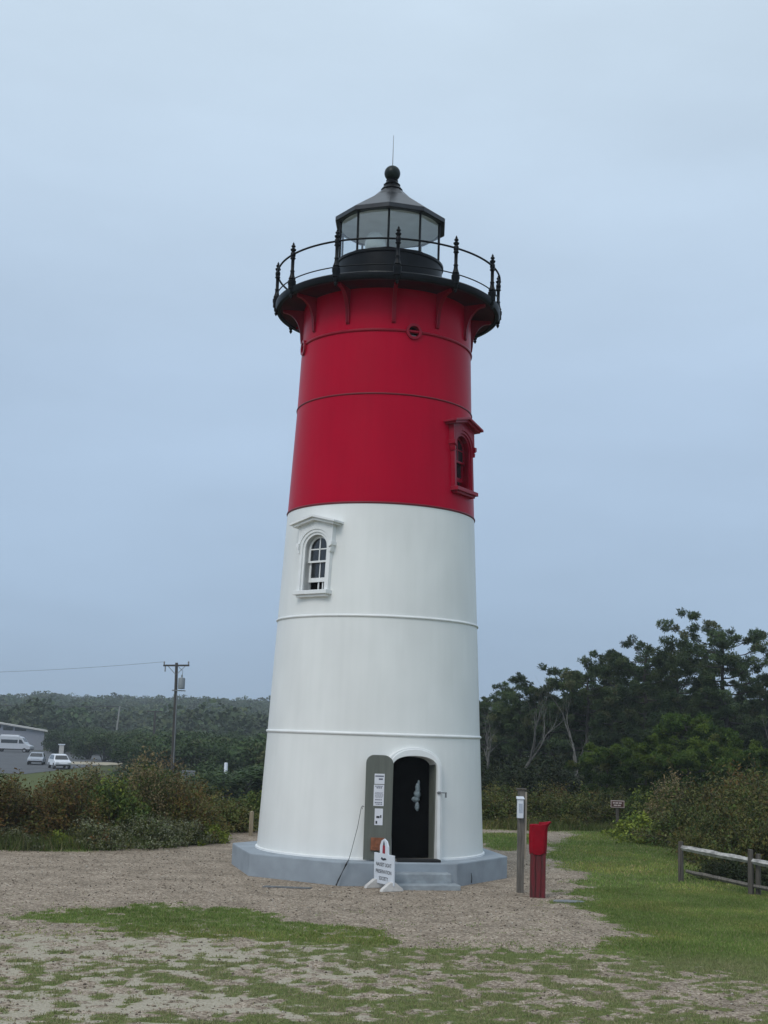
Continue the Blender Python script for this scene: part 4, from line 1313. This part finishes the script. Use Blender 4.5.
put('grey', -5.55, 32.9, 0.9, (1.05, 0.8, 0.95), 'low grey green shrub with pale tips at the gravel edge', GL)
put('grey', -6.75, 32.0, 2.6, (0.9, 0.75, 0.85), 'low grey green shrub at the foot of the fresh green one', GL)
put('grey', -4.75, 33.5, 4.2, (0.7, 0.7, 0.8), 'small grey green shrub nearest the plinth on the left', GL)
put('yellow', -7.55, 31.7, 0.2, 0.6, 'small yellow green weed clump under the rust shrubs', GL, 'weed clump')
put('yellow', -4.15, 34.4, 1.9, 0.75, 'yellow green low plant beside the left corner of the plinth', GL, 'weed clump')
put('grey', -8.6, 31.4, 5.5, (0.9, 0.7, 0.6), 'low grey green shrub in front of the rust red one', GL)

put('olive', 4.0, 44.6, 0.2, 0.98, 'olive brown shrub just right of the tower beyond the grass', GRT)
put('olive', 5.6, 45.2, 2.2, 1.0, 'olive brown shrub directly behind the tall grey post', GRT)
put('dark', 4.7, 47.2, 1.1, 0.75, 'dark shrub behind the tall grey post', GRT)
put('olive', 7.0, 45.0, 4.0, 1.02, 'olive brown shrub behind the red hooded post', GRT)
put('dark', 8.3, 46.3, 0.7, 0.72, 'dark green shrub just behind the brown trail sign', GRT)
put('rust2', 6.3, 46.9, 3.3, 0.95, 'brownish shrub in the back between the two posts', GRT)
put('green', 9.4, 45.4, 0.9, 1.0, 'green shrub right of the brown trail sign', GRT)
put('yellow', 8.15, 40.6, 2.7, 1.15, 'bright yellow green low plant right of the trail sign', GRT, 'weed clump')
put('yellow', 8.75, 38.8, 0.6, 1.1, 'yellow green low plant at the foot of the tan shrub', GRT, 'weed clump')
put('tan', 9.45, 42.2, 1.7, 1.12, 'pale tan tall shrub above the yellow green plants', GRT)
put('olive', 9.3, 38.6, 3.9, 1.05, 'olive shrub behind the first fence post', GRT)
put('olive', 10.6, 40.4, 5.0, (1.4, 1.3, 1.68), 'large olive brown shrub in the middle of the right thicket', GRT)
put('dark', 10.2, 36.0, 2.0, (0.95, 0.95, 1.1), 'dark shrub behind the upper fence rail', GRT)
put('rust2', 11.2, 38.6, 0.9, (1.5, 1.4, 1.62), 'brown leaved tall shrub near the right edge', GRT)
put('olive', 9.35, 34.0, 2.9, (0.95, 1.0, 1.28), 'dense olive shrub behind the fence at the right edge', GRT)
put('olive', 8.75, 30.6, 5.6, (0.85, 1.0, 1.12), 'low brown shrub leaning over the fence rails', GRT)
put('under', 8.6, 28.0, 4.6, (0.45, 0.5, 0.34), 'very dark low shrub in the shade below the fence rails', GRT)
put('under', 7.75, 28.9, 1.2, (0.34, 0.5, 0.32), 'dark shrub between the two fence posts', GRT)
put('olive', 8.15, 33.4, 1.2, (0.55, 0.6, 0.7), 'small olive shrub left of the fence end', GRT)
put('dark', 12.4, 43.0, 3.1, 1.2, 'big dark shrub under the bare pale branches', GRT)

# ---- pines
PN = [(0.048, 0.076, 0.036), (0.068, 0.102, 0.044), (0.100, 0.130, 0.054), (0.125, 0.128, 0.062)]
PNW = [4, 4, 2, 0.7]
def needle_mesh(pads, rg, ntuft, nneed, ln, wd, pal, wts, name='crown', flat=0.72):
    P = np.array([p[:3] for p in pads])
    S = np.array([p[3] for p in pads])
    n = len(P)
    d = rg.normal(size=(n, ntuft, 3))
    d /= np.linalg.norm(d, axis=-1, keepdims=True)
    d *= rg.uniform(0.25, 1.0, (n, ntuft, 1)) ** 0.6
    C = P[:, None] + d * np.array([1, 1, flat]) * S[:, None, None]
    padt = pick_tint(rg, n, pal, wts, 0.35)
    T = 0.7 * padt[:, None] + 0.3 * pick_tint(rg, n * ntuft, pal, wts, 0.25).reshape(n, ntuft, 3)
    C = C.reshape(-1, 3)
    T = T.reshape(-1, 3)
    m_ = len(C)
    dr = rg.normal(size=(m_, nneed, 3))
    dr[..., 2] += 0.55
    dr /= np.linalg.norm(dr, axis=-1, keepdims=True)
    sd_ = np.cross(dr, rg.normal(size=dr.shape))
    sd_ /= np.linalg.norm(sd_, axis=-1, keepdims=True)
    l_ = ln * rg.uniform(0.7, 1.25, (m_, nneed, 1))
    c = C[:, None] + dr * l_ * 0.1
    mid = C[:, None] + dr * l_ * 0.55
    V = np.stack([c, mid + sd_ * wd, C[:, None] + dr * l_, mid - sd_ * wd], 2).reshape(-1, 3)
    Fc = np.arange(len(V)).reshape(-1, 4)
    return fast_mesh(name, V, Fc, np.repeat(T, nneed * 4, 0))

def pine(name, seed, h, spread, nl, base=0.35, top=0.35, ntuft=22, nneed=10, lean=0.05, sub=(4, 8), pal=PN, wts=PNW, padr=0.40, ln=0.24, wd=0.026, bark=None):
    rg = np.random.default_rng(seed)
    root = empty(name)
    b = MB()
    k = 8
    tp = [np.array([0, 0, -0.3])]
    for i in range(1, k + 1):
        tp.append(np.array([lean * h * (i / k) ** 1.5 + rg.normal() * 0.10, rg.normal() * 0.10, h * 0.95 * i / k]))
    r0 = 0.020 * h + 0.03
    b.tube([tuple(p) for p in tp], [r0 * (1 - 0.82 * i / k) for i in range(k + 1)], 8)
    zt = np.array([p[2] for p in tp])
    at = lambda z: np.array([np.interp(z, zt, [p[j] for p in tp]) for j in range(3)])
    pads = []
    for i in range(nl):
        f = base + (1 - base) * ((i + 0.5) / nl) ** 0.85
        z = f * h * 0.94
        az = i * 2.399 + rg.normal() * 0.35
        s = (f - base) / (1 - base)
        prof = 0.60 + 0.9 * s - 1.25 * max(0, s - 0.5) * (1 - top) * 1.6
        Lb = spread * max(0.25, prof) * rg.uniform(0.65, 1.15)
        o = at(z)
        rise = rg.uniform(-0.05, 0.30) * Lb + 0.25 * s * Lb
        pts = []
        for t in np.linspace(0, 1, 5):
            pts.append(o + np.array([math.cos(az) * Lb * t, math.sin(az) * Lb * t, rise * t ** 1.6 - 0.06 * Lb * math.sin(math.pi * t)]) + rg.normal(size=3) * 0.06 * Lb * 0.4 * t)
        rb = max(0.02, r0 * 0.36 * (1 - 0.55 * s))
        b.tube([tuple(p) for p in pts], [rb, rb * 0.75, rb * 0.55, rb * 0.4, rb * 0.2], 5)
        pads.append((*pts[-1], padr * rg.uniform(0.8, 1.3)))
        for q in range(rg.integers(*sub)):
            t = rg.uniform(0.25, 0.98)
            j = min(3, int(t * 4))
            p = pts[j] + (pts[j + 1] - pts[j]) * (t * 4 - j)
            a2 = az + rg.choice([-1, 1]) * rg.uniform(0.4, 1.2)
            l2 = Lb * rg.uniform(0.15, 0.40)
            e = p + np.array([math.cos(a2) * l2, math.sin(a2) * l2, rg.uniform(0.05, 0.6) * l2])
            b.tube([tuple(p), tuple((p + e) / 2 + rg.normal(size=3) * 0.04), tuple(e)], [rb * 0.35, rb * 0.25, rb * 0.12], 4)
            pads.append((*e, padr * rg.uniform(0.6, 1.15)))
    pads.append((*(at(h * 0.93) + [0, 0, 0.1]), padr))
    # bare dead twigs on the lower trunk
    for i in range(9):
        z = h * rg.uniform(0.15, base + 0.15)
        az = rg.uniform(0, 6.28)
        o = at(z)
        l2 = spread * rg.uniform(0.25, 0.6)
        e = o + np.array([math.cos(az) * l2, math.sin(az) * l2, rg.uniform(-0.25, 0.2) * l2])
        b.tube([tuple(o), tuple((o + e) / 2 + rg.normal(size=3) * 0.08), tuple(e)], [0.03, 0.02, 0.008], 4)
    kz = h / (max(p[2] for p in pads) + 0.3)
    pads = [(p[0], p[1], p[2] * kz, p[3]) for p in pads]
    b.v = [(x, y, z * kz) for x, y, z in b.v]
    link_mesh('trunk', b.mesh('trunk', 50), bark or BARK, root)
    link_mesh('crown', needle_mesh(pads, rg, ntuft, nneed, ln, wd, pal, wts), NEEDLE, root)
    return root

YP = [(0.060, 0.105, 0.022), (0.030, 0.056, 0.016), (0.115, 0.165, 0.030), (0.12, 0.12, 0.04)]
LIB['pineA'] = pine('pine_tree', 31, 10.3, 2.25, 30, 0.42, 0.8, 24, 9, padr=0.32, ln=0.18, wd=0.024)
LIB['pineB'] = pine('pine_tree', 22, 9.0, 2.2, 30, 0.25, 0.5, 24, 9, -0.03, padr=0.32, ln=0.18, wd=0.024)
LIB['pineC'] = pine('pine_tree', 23, 7.6, 2.2, 28, 0.22, 0.4, 24, 9, 0.04, padr=0.32, ln=0.18, wd=0.024)
LIB['pineD'] = pine('pine_tree', 24, 8.2, 2.2, 28, 0.32, 0.6, 24, 9, 0.06, padr=0.32, ln=0.18, wd=0.024)
LIB['young'] = pine('young_pine', 25, 4.0, 1.9, 20, 0.06, -0.1, 30, 10, 0.0, (3, 6), YP, [3, 3, 2, 1], 0.27, 0.17, 0.020)
LIB['young2'] = pine('young_pine', 26, 3.6, 1.7, 18, 0.06, 0.2, 30, 10, 0.05, (3, 6), YP, [3, 3, 2, 1], 0.27, 0.17, 0.020)
GP = 'dark pines of the right hand wood'
T = 'pine tree'
put('pineA', 20.0, 74.0, 3.4, 1.02, 'tallest flat topped pine at the right with sky under its boughs', GP, T)
put('pineB', 14.85, 72.0, 1.2, 1.0, 'broad dark pine left of the tallest flat topped one', GP, T)
put('pineD', 18.4, 78.5, 2.2, 1.08, 'dark pine wedged between the tallest and the broad pine', GP, T)
put('pineC', 11.9, 75.0, 0.3, 1.02, 'dense dark pine behind the paired pale dead stems', GP, T)
put('pineC', 8.7, 78.0, 2.9, 0.84, 'dense pine above the bare grey tree', GP, T)
put('pineD', 6.9, 80.0, 4.1, 0.72, 'small tufted pine on the skyline nearest the tower', GP, T)
put('pineB', 23.2, 78.0, 3.0, 0.86, 'dark pine cut off by the right edge', GP, T)
put('pineC', 14.4, 80.5, 5.0, 1.10, 'dark pine behind the broad one, its top in the notch', GP, T)
put('pineC', 10.1, 76.5, 1.5, 0.93, 'dark pine between the bare grey tree and the paired dead stems', GP, T)
put('pineA', 23.8, 70.0, 2.6, 0.70, 'thin pine leaning in at the right edge', GP, T)
rg = np.random.default_rng(77)
SKX, SKY = [470, 500, 530, 560, 590, 620, 650, 690, 735, 800], [722, 712, 706, 700, 690, 684, 678, 682, 690, 690]
for i in range(56):                                            # the deeper wood: darker rows that nothing tells apart
    y = rg.uniform(82, 135)
    x = y * rg.uniform(0.055, 0.315)
    hcap = 2.93 + (742 - np.interp(384 + 1290 * x / y, SKX, SKY)) * y / 1290
    kind = ['pineB', 'pineC', 'pineD'][i % 3]
    hh = {'pineB': 9.0, 'pineC': 7.6, 'pineD': 8.2}[kind]
    sz = hcap / hh * rg.uniform(0.85, 1.0)
    put(kind, x, y, rg.uniform(0, 6.28), (max(sz, 0.8) * 1.15, max(sz, 0.8) * 1.15, sz), 'dark pine deep in the wood behind the front row of pines', 'pines deep in the right hand wood', T)
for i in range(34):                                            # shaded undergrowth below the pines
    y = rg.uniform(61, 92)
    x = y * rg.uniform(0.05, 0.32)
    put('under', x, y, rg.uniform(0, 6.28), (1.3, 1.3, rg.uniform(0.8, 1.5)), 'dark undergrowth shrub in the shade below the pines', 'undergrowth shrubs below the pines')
GY = 'young green pines before the dark wood'
put('young', 13.2, 56.0, 0.5, 1.08, 'brightest green young pine in the middle of the right wood edge', GY, T)
put('young2', 11.3, 55.0, 1.5, 0.92, 'young green pine left of the brightest one', GY, T)
put('young', 15.1, 58.0, 3.5, 0.94, 'young green pine right of the brightest one', GY, T)
put('young2', 12.4, 51.5, 2.5, 0.86, 'low young pine in front of the brightest one', GY, T)
put('young2', 16.3, 55.5, 4.5, 0.9, 'low young pine toward the right edge', GY, T)
put('young', 14.2, 51.0, 5.5, 0.70, 'small dull green young pine above the right thicket', GY, T)
put('young2', 10.2, 58.5, 0.2, 0.8, 'young pine at the foot of the paired dead stems', GY, T)
put('under', 6.2, 60.0, 0.4, 1.0, 'dark shrub at the foot of the bare grey tree', GRT)
put('under', 8.3, 62.0, 2.4, 1.1, 'dark shrub right of the bare grey tree', GRT)
put('under', 4.4, 58.0, 3.4, 1.0, 'dark shrub in the shade just right of the tower', GRT)

# bare dead trees
def bare_tree(name, seed, h, fork, lab, x, y, rz, spread=0.55):
    rr = random.Random(seed)
    b = MB()
    def grow(p, d, ln, r_, lev):
        pts, rads = [p], [r_]
        q = p.copy()
        n = 5
        for i in range(n):
            d = (d + Vector((rr.gauss(0, 0.13), rr.gauss(0, 0.13), 0.05))).normalized()
            q = q + d * ln / n
            pts.append(q.copy())
            rads.append(r_ * (1 - 0.45 * (i + 1) / n))
        b.tube([tuple(s) for s in pts], rads, 6 if lev < 2 else 4)
        if lev < 4:
            for k in range(fork if lev < 2 else 2):
                nd = (d + Vector((rr.gauss(0, spread), rr.gauss(0, spread), 0.25 + rr.gauss(0, 0.15)))).normalized()
                j = rr.choice([2, 3, 4, 5]) if k else 5
                grow(pts[j], nd, ln * rr.uniform(0.55, 0.8), rads[j] * 0.74, lev + 1)
    grow(Vector((0, 0, -0.2)), Vector((0, 0, 1)), h * 0.38, 0.02 * h, 0)
    o = b.build(name, PALEB, None, 50)
    o.location = (x, y, hz_(x, y))
    o.rotation_euler = (0, 0, rz)
    return tag(o, lab, 'dead tree', 'bare dead trees at the wood edge')
bare_tree('dead_tree', 5, 6.0, 3, 'bare grey tree with many spreading branches right of the tower', 6.95, 64, 0.4)
bare_tree('dead_tree', 9, 6.2, 2, 'paired pale dead stems left of the green young pines', 10.3, 66, 1.2, 0.35)
bare_tree('dead_tree', 14, 5.6, 2, 'pale leaning dead tree at the right edge under the tallest pine', 17.9, 60, 2.0, 0.5)
bare_tree('dead_tree', 17, 3.4, 3, 'low bare branching bush above the thicket at the right edge', 13.3, 44.0, 0.8, 0.8)
bare_tree('dead_tree', 23, 5.0, 3, 'faint bare tree in the shade close to the tower', 5.2, 66, 0.8, 0.5)

# scrub trees of the low ground on the left
def scrub(name, seed, h, rx, pal, wts, n=3200, size=0.16):
    rg = np.random.default_rng(seed)
    root = empty(name)
    cl_ = [(rg.normal() * rx * 0.45, rg.normal() * rx * 0.45, h * rg.uniform(0.12, 0.85), rx * rg.uniform(0.35, 0.6)) for _ in range(16)]
    C, T = [], []
    b = MB()
    for (x, y, z, r_) in cl_:
        b.tube([(0, 0, -0.3), (x * 0.4, y * 0.4, z * 0.5), (x, y, z)], [0.09, 0.06, 0.03], 4)
        m_ = n // 16
        d = rg.normal(size=(m_, 3))
        d /= np.linalg.norm(d, axis=1)[:, None]
        q = np.array([x, y, z]) + d * r_ * rg.uniform(0.5, 1.05, (m_, 1)) * np.array([1, 1, 0.8])
        q[:, 2] = np.maximum(q[:, 2], 0.05)
        C.append(q)
        T.append(0.6 * pick_tint(rg, 1, pal, wts, 0.2) + 0.4 * pick_tint(rg, m_, pal, wts, 0.3))
    V, Fc, tn = leaf_cards(np.concatenate(C), size, 0.6, rg, np.concatenate(T))
    link_mesh('crown', fast_mesh('crown', V, Fc, tn), LEAF, root)
    link_mesh('trunk', b.mesh('trunk'), BARK, root)
    return root
SG = [(0.050, 0.085, 0.030), (0.066, 0.100, 0.034), (0.085, 0.090, 0.036), (0.036, 0.058, 0.026)]
LIB['scrubA'] = scrub('scrub_tree', 41, 4.4, 2.4, SG, [3, 3, 1, 2])
LIB['scrubB'] = scrub('scrub_tree', 42, 3.4, 2.2, SG, [2, 2, 2, 2])
LIB['scrubC'] = scrub('scrub_tree', 43, 5.2, 2.3, SG, [3, 1, 1, 3])
rg = np.random.default_rng(5)
cnt = 0
while cnt < 150:
    y = rg.uniform(66, 250)
    u = rg.uniform(-0.255, -0.062)
    x = u * y
    if u < -0.195 and y < 178: continue                         # the car park and its view
    if u < -0.232 and y < 205: continue
    if u < -0.243: continue
    if x < -34 + 2.5 and 126 < y < 170: continue
    if abs(x - PX) < 3 and y < 125: continue
    zmax = 2.6 if u < -0.14 else 2.0 + 12.0 * (u + 0.16)
    if y < 110: zmax = min(zmax, 0.4)
    if abs(u - (-9.1 / 80)) < 0.02 and y < 80: zmax = 0.25
    zg = hz_(x, y)
    kind = ['scrubA', 'scrubB', 'scrubC'][cnt % 3]
    h0 = {'scrubA': 4.6, 'scrubB': 3.7, 'scrubC': 5.2}[kind]
    s = min(1.25, max(0.35, (zmax - zg) / h0 * rg.uniform(0.75, 1.05)))
    put(kind, x, y, rg.uniform(0, 6.28), (max(s, 0.7) * 1.1, max(s, 0.7) * 1.1, s), 'rounded green scrub tree on the low ground before the wooded hill', 'scrub trees on the low ground at the left', 'tree')
    cnt += 1
for o, loc, rz, s in PENDING:
    o.location, o.rotation_euler = loc, (0, 0, rz)
    o.scale = s if isinstance(s, tuple) else (s,) * 3

# wooded hill: a far wood that reads as one mass
rg = np.random.default_rng(9)
nT = 9000
hx = rg.uniform(-330, 90, nT)
hy = 255 + 545 * rg.uniform(0, 1, nT) ** 0.8
keep = (hx / hy > -0.42) & (hx / hy < 0.10) & ((hy > 316) | (np.abs(hx / hy + 0.199) > 0.03))
hx, hy = hx[keep], hy[keep]
hz = height(hx, hy)
Cs, Ts = [], []
K = 90
for i in range(len(hx)):
    th = rg.uniform(4.0, 8.0) * (0.55 + 0.95 * float(vnoise(np.array([hx[i] / 14.0]), np.array([hy[i] / 14.0]), 61)[0]))
    rx = rg.uniform(2.8, 5.2)
    d = rg.normal(size=(K, 3))
    d /= np.linalg.norm(d, axis=1)[:, None]
    d[:, 2] = np.abs(d[:, 2]) * 1.2 - 0.25
    lump = 0.75 + 0.45 * vnoise(d[:, 0] * 2.2 + i, d[:, 1] * 2.2 + d[:, 2] * 2, 3)
    q = np.stack([hx[i] + d[:, 0] * rx * lump, hy[i] + d[:, 1] * rx * lump, hz[i] + th * 0.62 + d[:, 2] * th * 0.36 * lump], 1)
    Cs.append(q)
    Ts.append(np.array([0.075, 0.105, 0.045]) * rg.uniform(0.6, 1.3) * rg.uniform(0.75, 1.25, (K, 1)) * np.array([rg.uniform(0.85, 1.2), 1, 1]))
V, Fc, tn = leaf_cards(np.concatenate(Cs), 0.58, 0.75, rg, np.concatenate(Ts), 0.5)
hw = link_mesh('wooded_hill', fast_mesh('wooded_hill', V, Fc, tn), LEAF)
tag(hw, 'hazy green wood covering the far hill on the left', 'wood', None, 'stuff')

# ------------------------------------------------------------------ grass and weeds
def blades(n, x0, x1, y0, y1, hgt, wid, seed, dens, pal, wts, name, lab, cat='grass'):
    rg = np.random.default_rng(seed)
    x, y = rg.uniform(x0, x1, n), rg.uniform(y0, y1, n)
    ok = (x / y < 0.52) & (x / y > -0.40)
    x, y = x[ok], y[ok]
    g = dens(x, y)
    keep = rg.uniform(0, 1, len(x)) < g
    x, y, g = x[keep], y[keep], g[keep]
    m_ = len(x)
    z = height(x, y)
    az = rg.uniform(0, 2 * np.pi, m_)
    tall = 0.55 + 0.9 * fbm(x / 0.5, y / 0.5, 71, 3)
    h_ = hgt * rg.uniform(0.5, 1.3, m_) * tall * (0.6 + 0.4 * g)
    w_ = wid * rg.uniform(0.7, 1.3, m_)
    ln = h_ * rg.uniform(0.1, 0.9, m_)
    la = rg.uniform(0, 2 * np.pi, m_)
    b0 = np.stack([x + np.cos(az) * w_, y + np.sin(az) * w_, z - 0.005], 1)
    b1 = np.stack([x - np.cos(az) * w_, y - np.sin(az) * w_, z - 0.005], 1)
    tp = np.stack([x + np.cos(la) * ln, y + np.sin(la) * ln, z + h_], 1)
    V = np.stack([b0, b1, tp], 1).reshape(-1, 3)
    dry = fbm(x / 1.6, y / 1.6, 91, 3)[:, None]
    T = pick_tint(rg, m_, pal, wts, 0.3) * (0.75 + 0.5 * (fbm(x / 0.7, y / 0.7, 95, 2)[:, None]))
    T = T * (1 + np.array([0.9, 0.35, 0.4]) * np.clip(dry - 0.5, 0, 1) * 1.6)
    fr_ = (0.85 * sstep(19.4, 17.6, y) * (0.5 + fbm(x / 0.4, y / 0.4, 97, 2)))[:, None]
    T = T * (1 - fr_) + fr_ * np.array([0.275, 0.262, 0.140]) * rg.uniform(0.7, 1.25, (m_, 1))
    o = link_mesh(name, fast_mesh(name, V, np.arange(3 * m_).reshape(m_, 3), np.repeat(T, 3, 0)), BLADE)
    tag(o, lab, cat, None, 'stuff')
    return o
GP_ = [(0.165, 0.235, 0.060), (0.125, 0.190, 0.046), (0.215, 0.255, 0.085), (0.30, 0.275, 0.135)]
def inpl(x, y):
    return (np.hypot(x - TX, y - TY) > 3.1)
def d_near(x, y):
    return masks(x, y)[0] ** 1.6 * inpl(x, y)
blades(620000, -7.2, 13.0, 12.5, 27.0, 0.034, 0.0085, 3, d_near, GP_, [4, 3, 2, 0.8], 'lawn_grass', 'short green turf of the trampled foreground and front lawn')
blades(260000, -10.5, 19.0, 27.0, 46.0, 0.050, 0.013, 4, d_near, GP_, [4, 3, 2, 1.0], 'lawn_grass', 'short green turf of the lawn beyond the posts')
EDGE = [(-12, 30.2), (-8.3, 30.3), (-6.5, 31.0), (-5.3, 32.3), (-4.4, 34.6), (-3.9, 38.2), (-3.3, 41), (-5.5, 41), (-6.2, 36), (-7.2, 33.3), (-12, 33)]
EDR = [(2.6, 42.2), (6.6, 43.0), (8.6, 42.5), (9.3, 38), (9.0, 33.5), (7.6, 30.4), (8.4, 28.4), (9.6, 31), (10.6, 38), (9.8, 44), (6, 45), (2.6, 44.6)]
def d_edge(x, y):
    j = fbm(x / 0.6, y / 0.6, 13, 3) - 0.5
    return np.maximum(sstep(-0.15, 0.3, sdist(x, y, EDGE) + 0.9 * j), sstep(-0.15, 0.3, sdist(x, y, EDR) + 0.9 * j))
blades(150000, -12, 11, 28.0, 45.0, 0.33, 0.011, 6, d_edge, [(0.12, 0.16, 0.045), (0.17, 0.18, 0.075), (0.25, 0.22, 0.11), (0.08, 0.115, 0.032)], [3, 2, 1, 2], 'tall_weeds', 'longer unmown grass and weeds along the feet of the shrubs')

# loose stones on the gravel and bare sand
rg = np.random.default_rng(15)
n = 26000
x, y = rg.uniform(-8, 7.5, n), 13 + 19 * rg.uniform(0, 1, n) ** 1.2
ok = (np.abs(x / y) < 0.36) & (np.hypot(x - TX, y - TY) > 3.25)
x, y = x[ok], y[ok]
g = masks(x, y)[0]
ok = rg.uniform(0, 1, len(x)) > g * 1.6
x, y = x[ok], y[ok]
m_ = len(x)
r_ = 0.006 + 0.020 * rg.uniform(0, 1, m_) ** 3
base = np.array([[1, 0, 0], [0, 1, 0], [-1, 0, 0], [0, -1, 0], [0.15, 0.1, 0.75], [0, 0, -0.5]])
az = rg.uniform(0, 6.28, m_)
ca, sa_ = np.cos(az), np.sin(az)
B = base[None] * rg.uniform(0.65, 1.2, (m_, 6, 3))
V = np.stack([B[..., 0] * ca[:, None] - B[..., 1] * sa_[:, None], B[..., 0] * sa_[:, None] + B[..., 1] * ca[:, None], B[..., 2]], -1) * r_[:, None, None]
V += np.stack([x, y, height(x, y) + r_ * 0.25], 1)[:, None]
tri = np.array([[0, 1, 4], [1, 2, 4], [2, 3, 4], [3, 0, 4], [1, 0, 5], [2, 1, 5], [3, 2, 5], [0, 3, 5]])
Fc = (tri[None] + 6 * np.arange(m_)[:, None, None]).reshape(-1, 3)
T = pick_tint(rg, m_, [(0.36, 0.29, 0.22), (0.22, 0.18, 0.14), (0.50, 0.45, 0.38), (0.14, 0.115, 0.09)], [4, 3, 1.5, 1.5], 0.25)
o = link_mesh('loose_stones', fast_mesh('loose_stones', V.reshape(-1, 3), Fc, np.repeat(T, 6, 0)), leaf_mat('stone', 0.85, 0))
tag(o, 'small loose brown and pale stones scattered over the gravel', 'gravel', None, 'stuff')
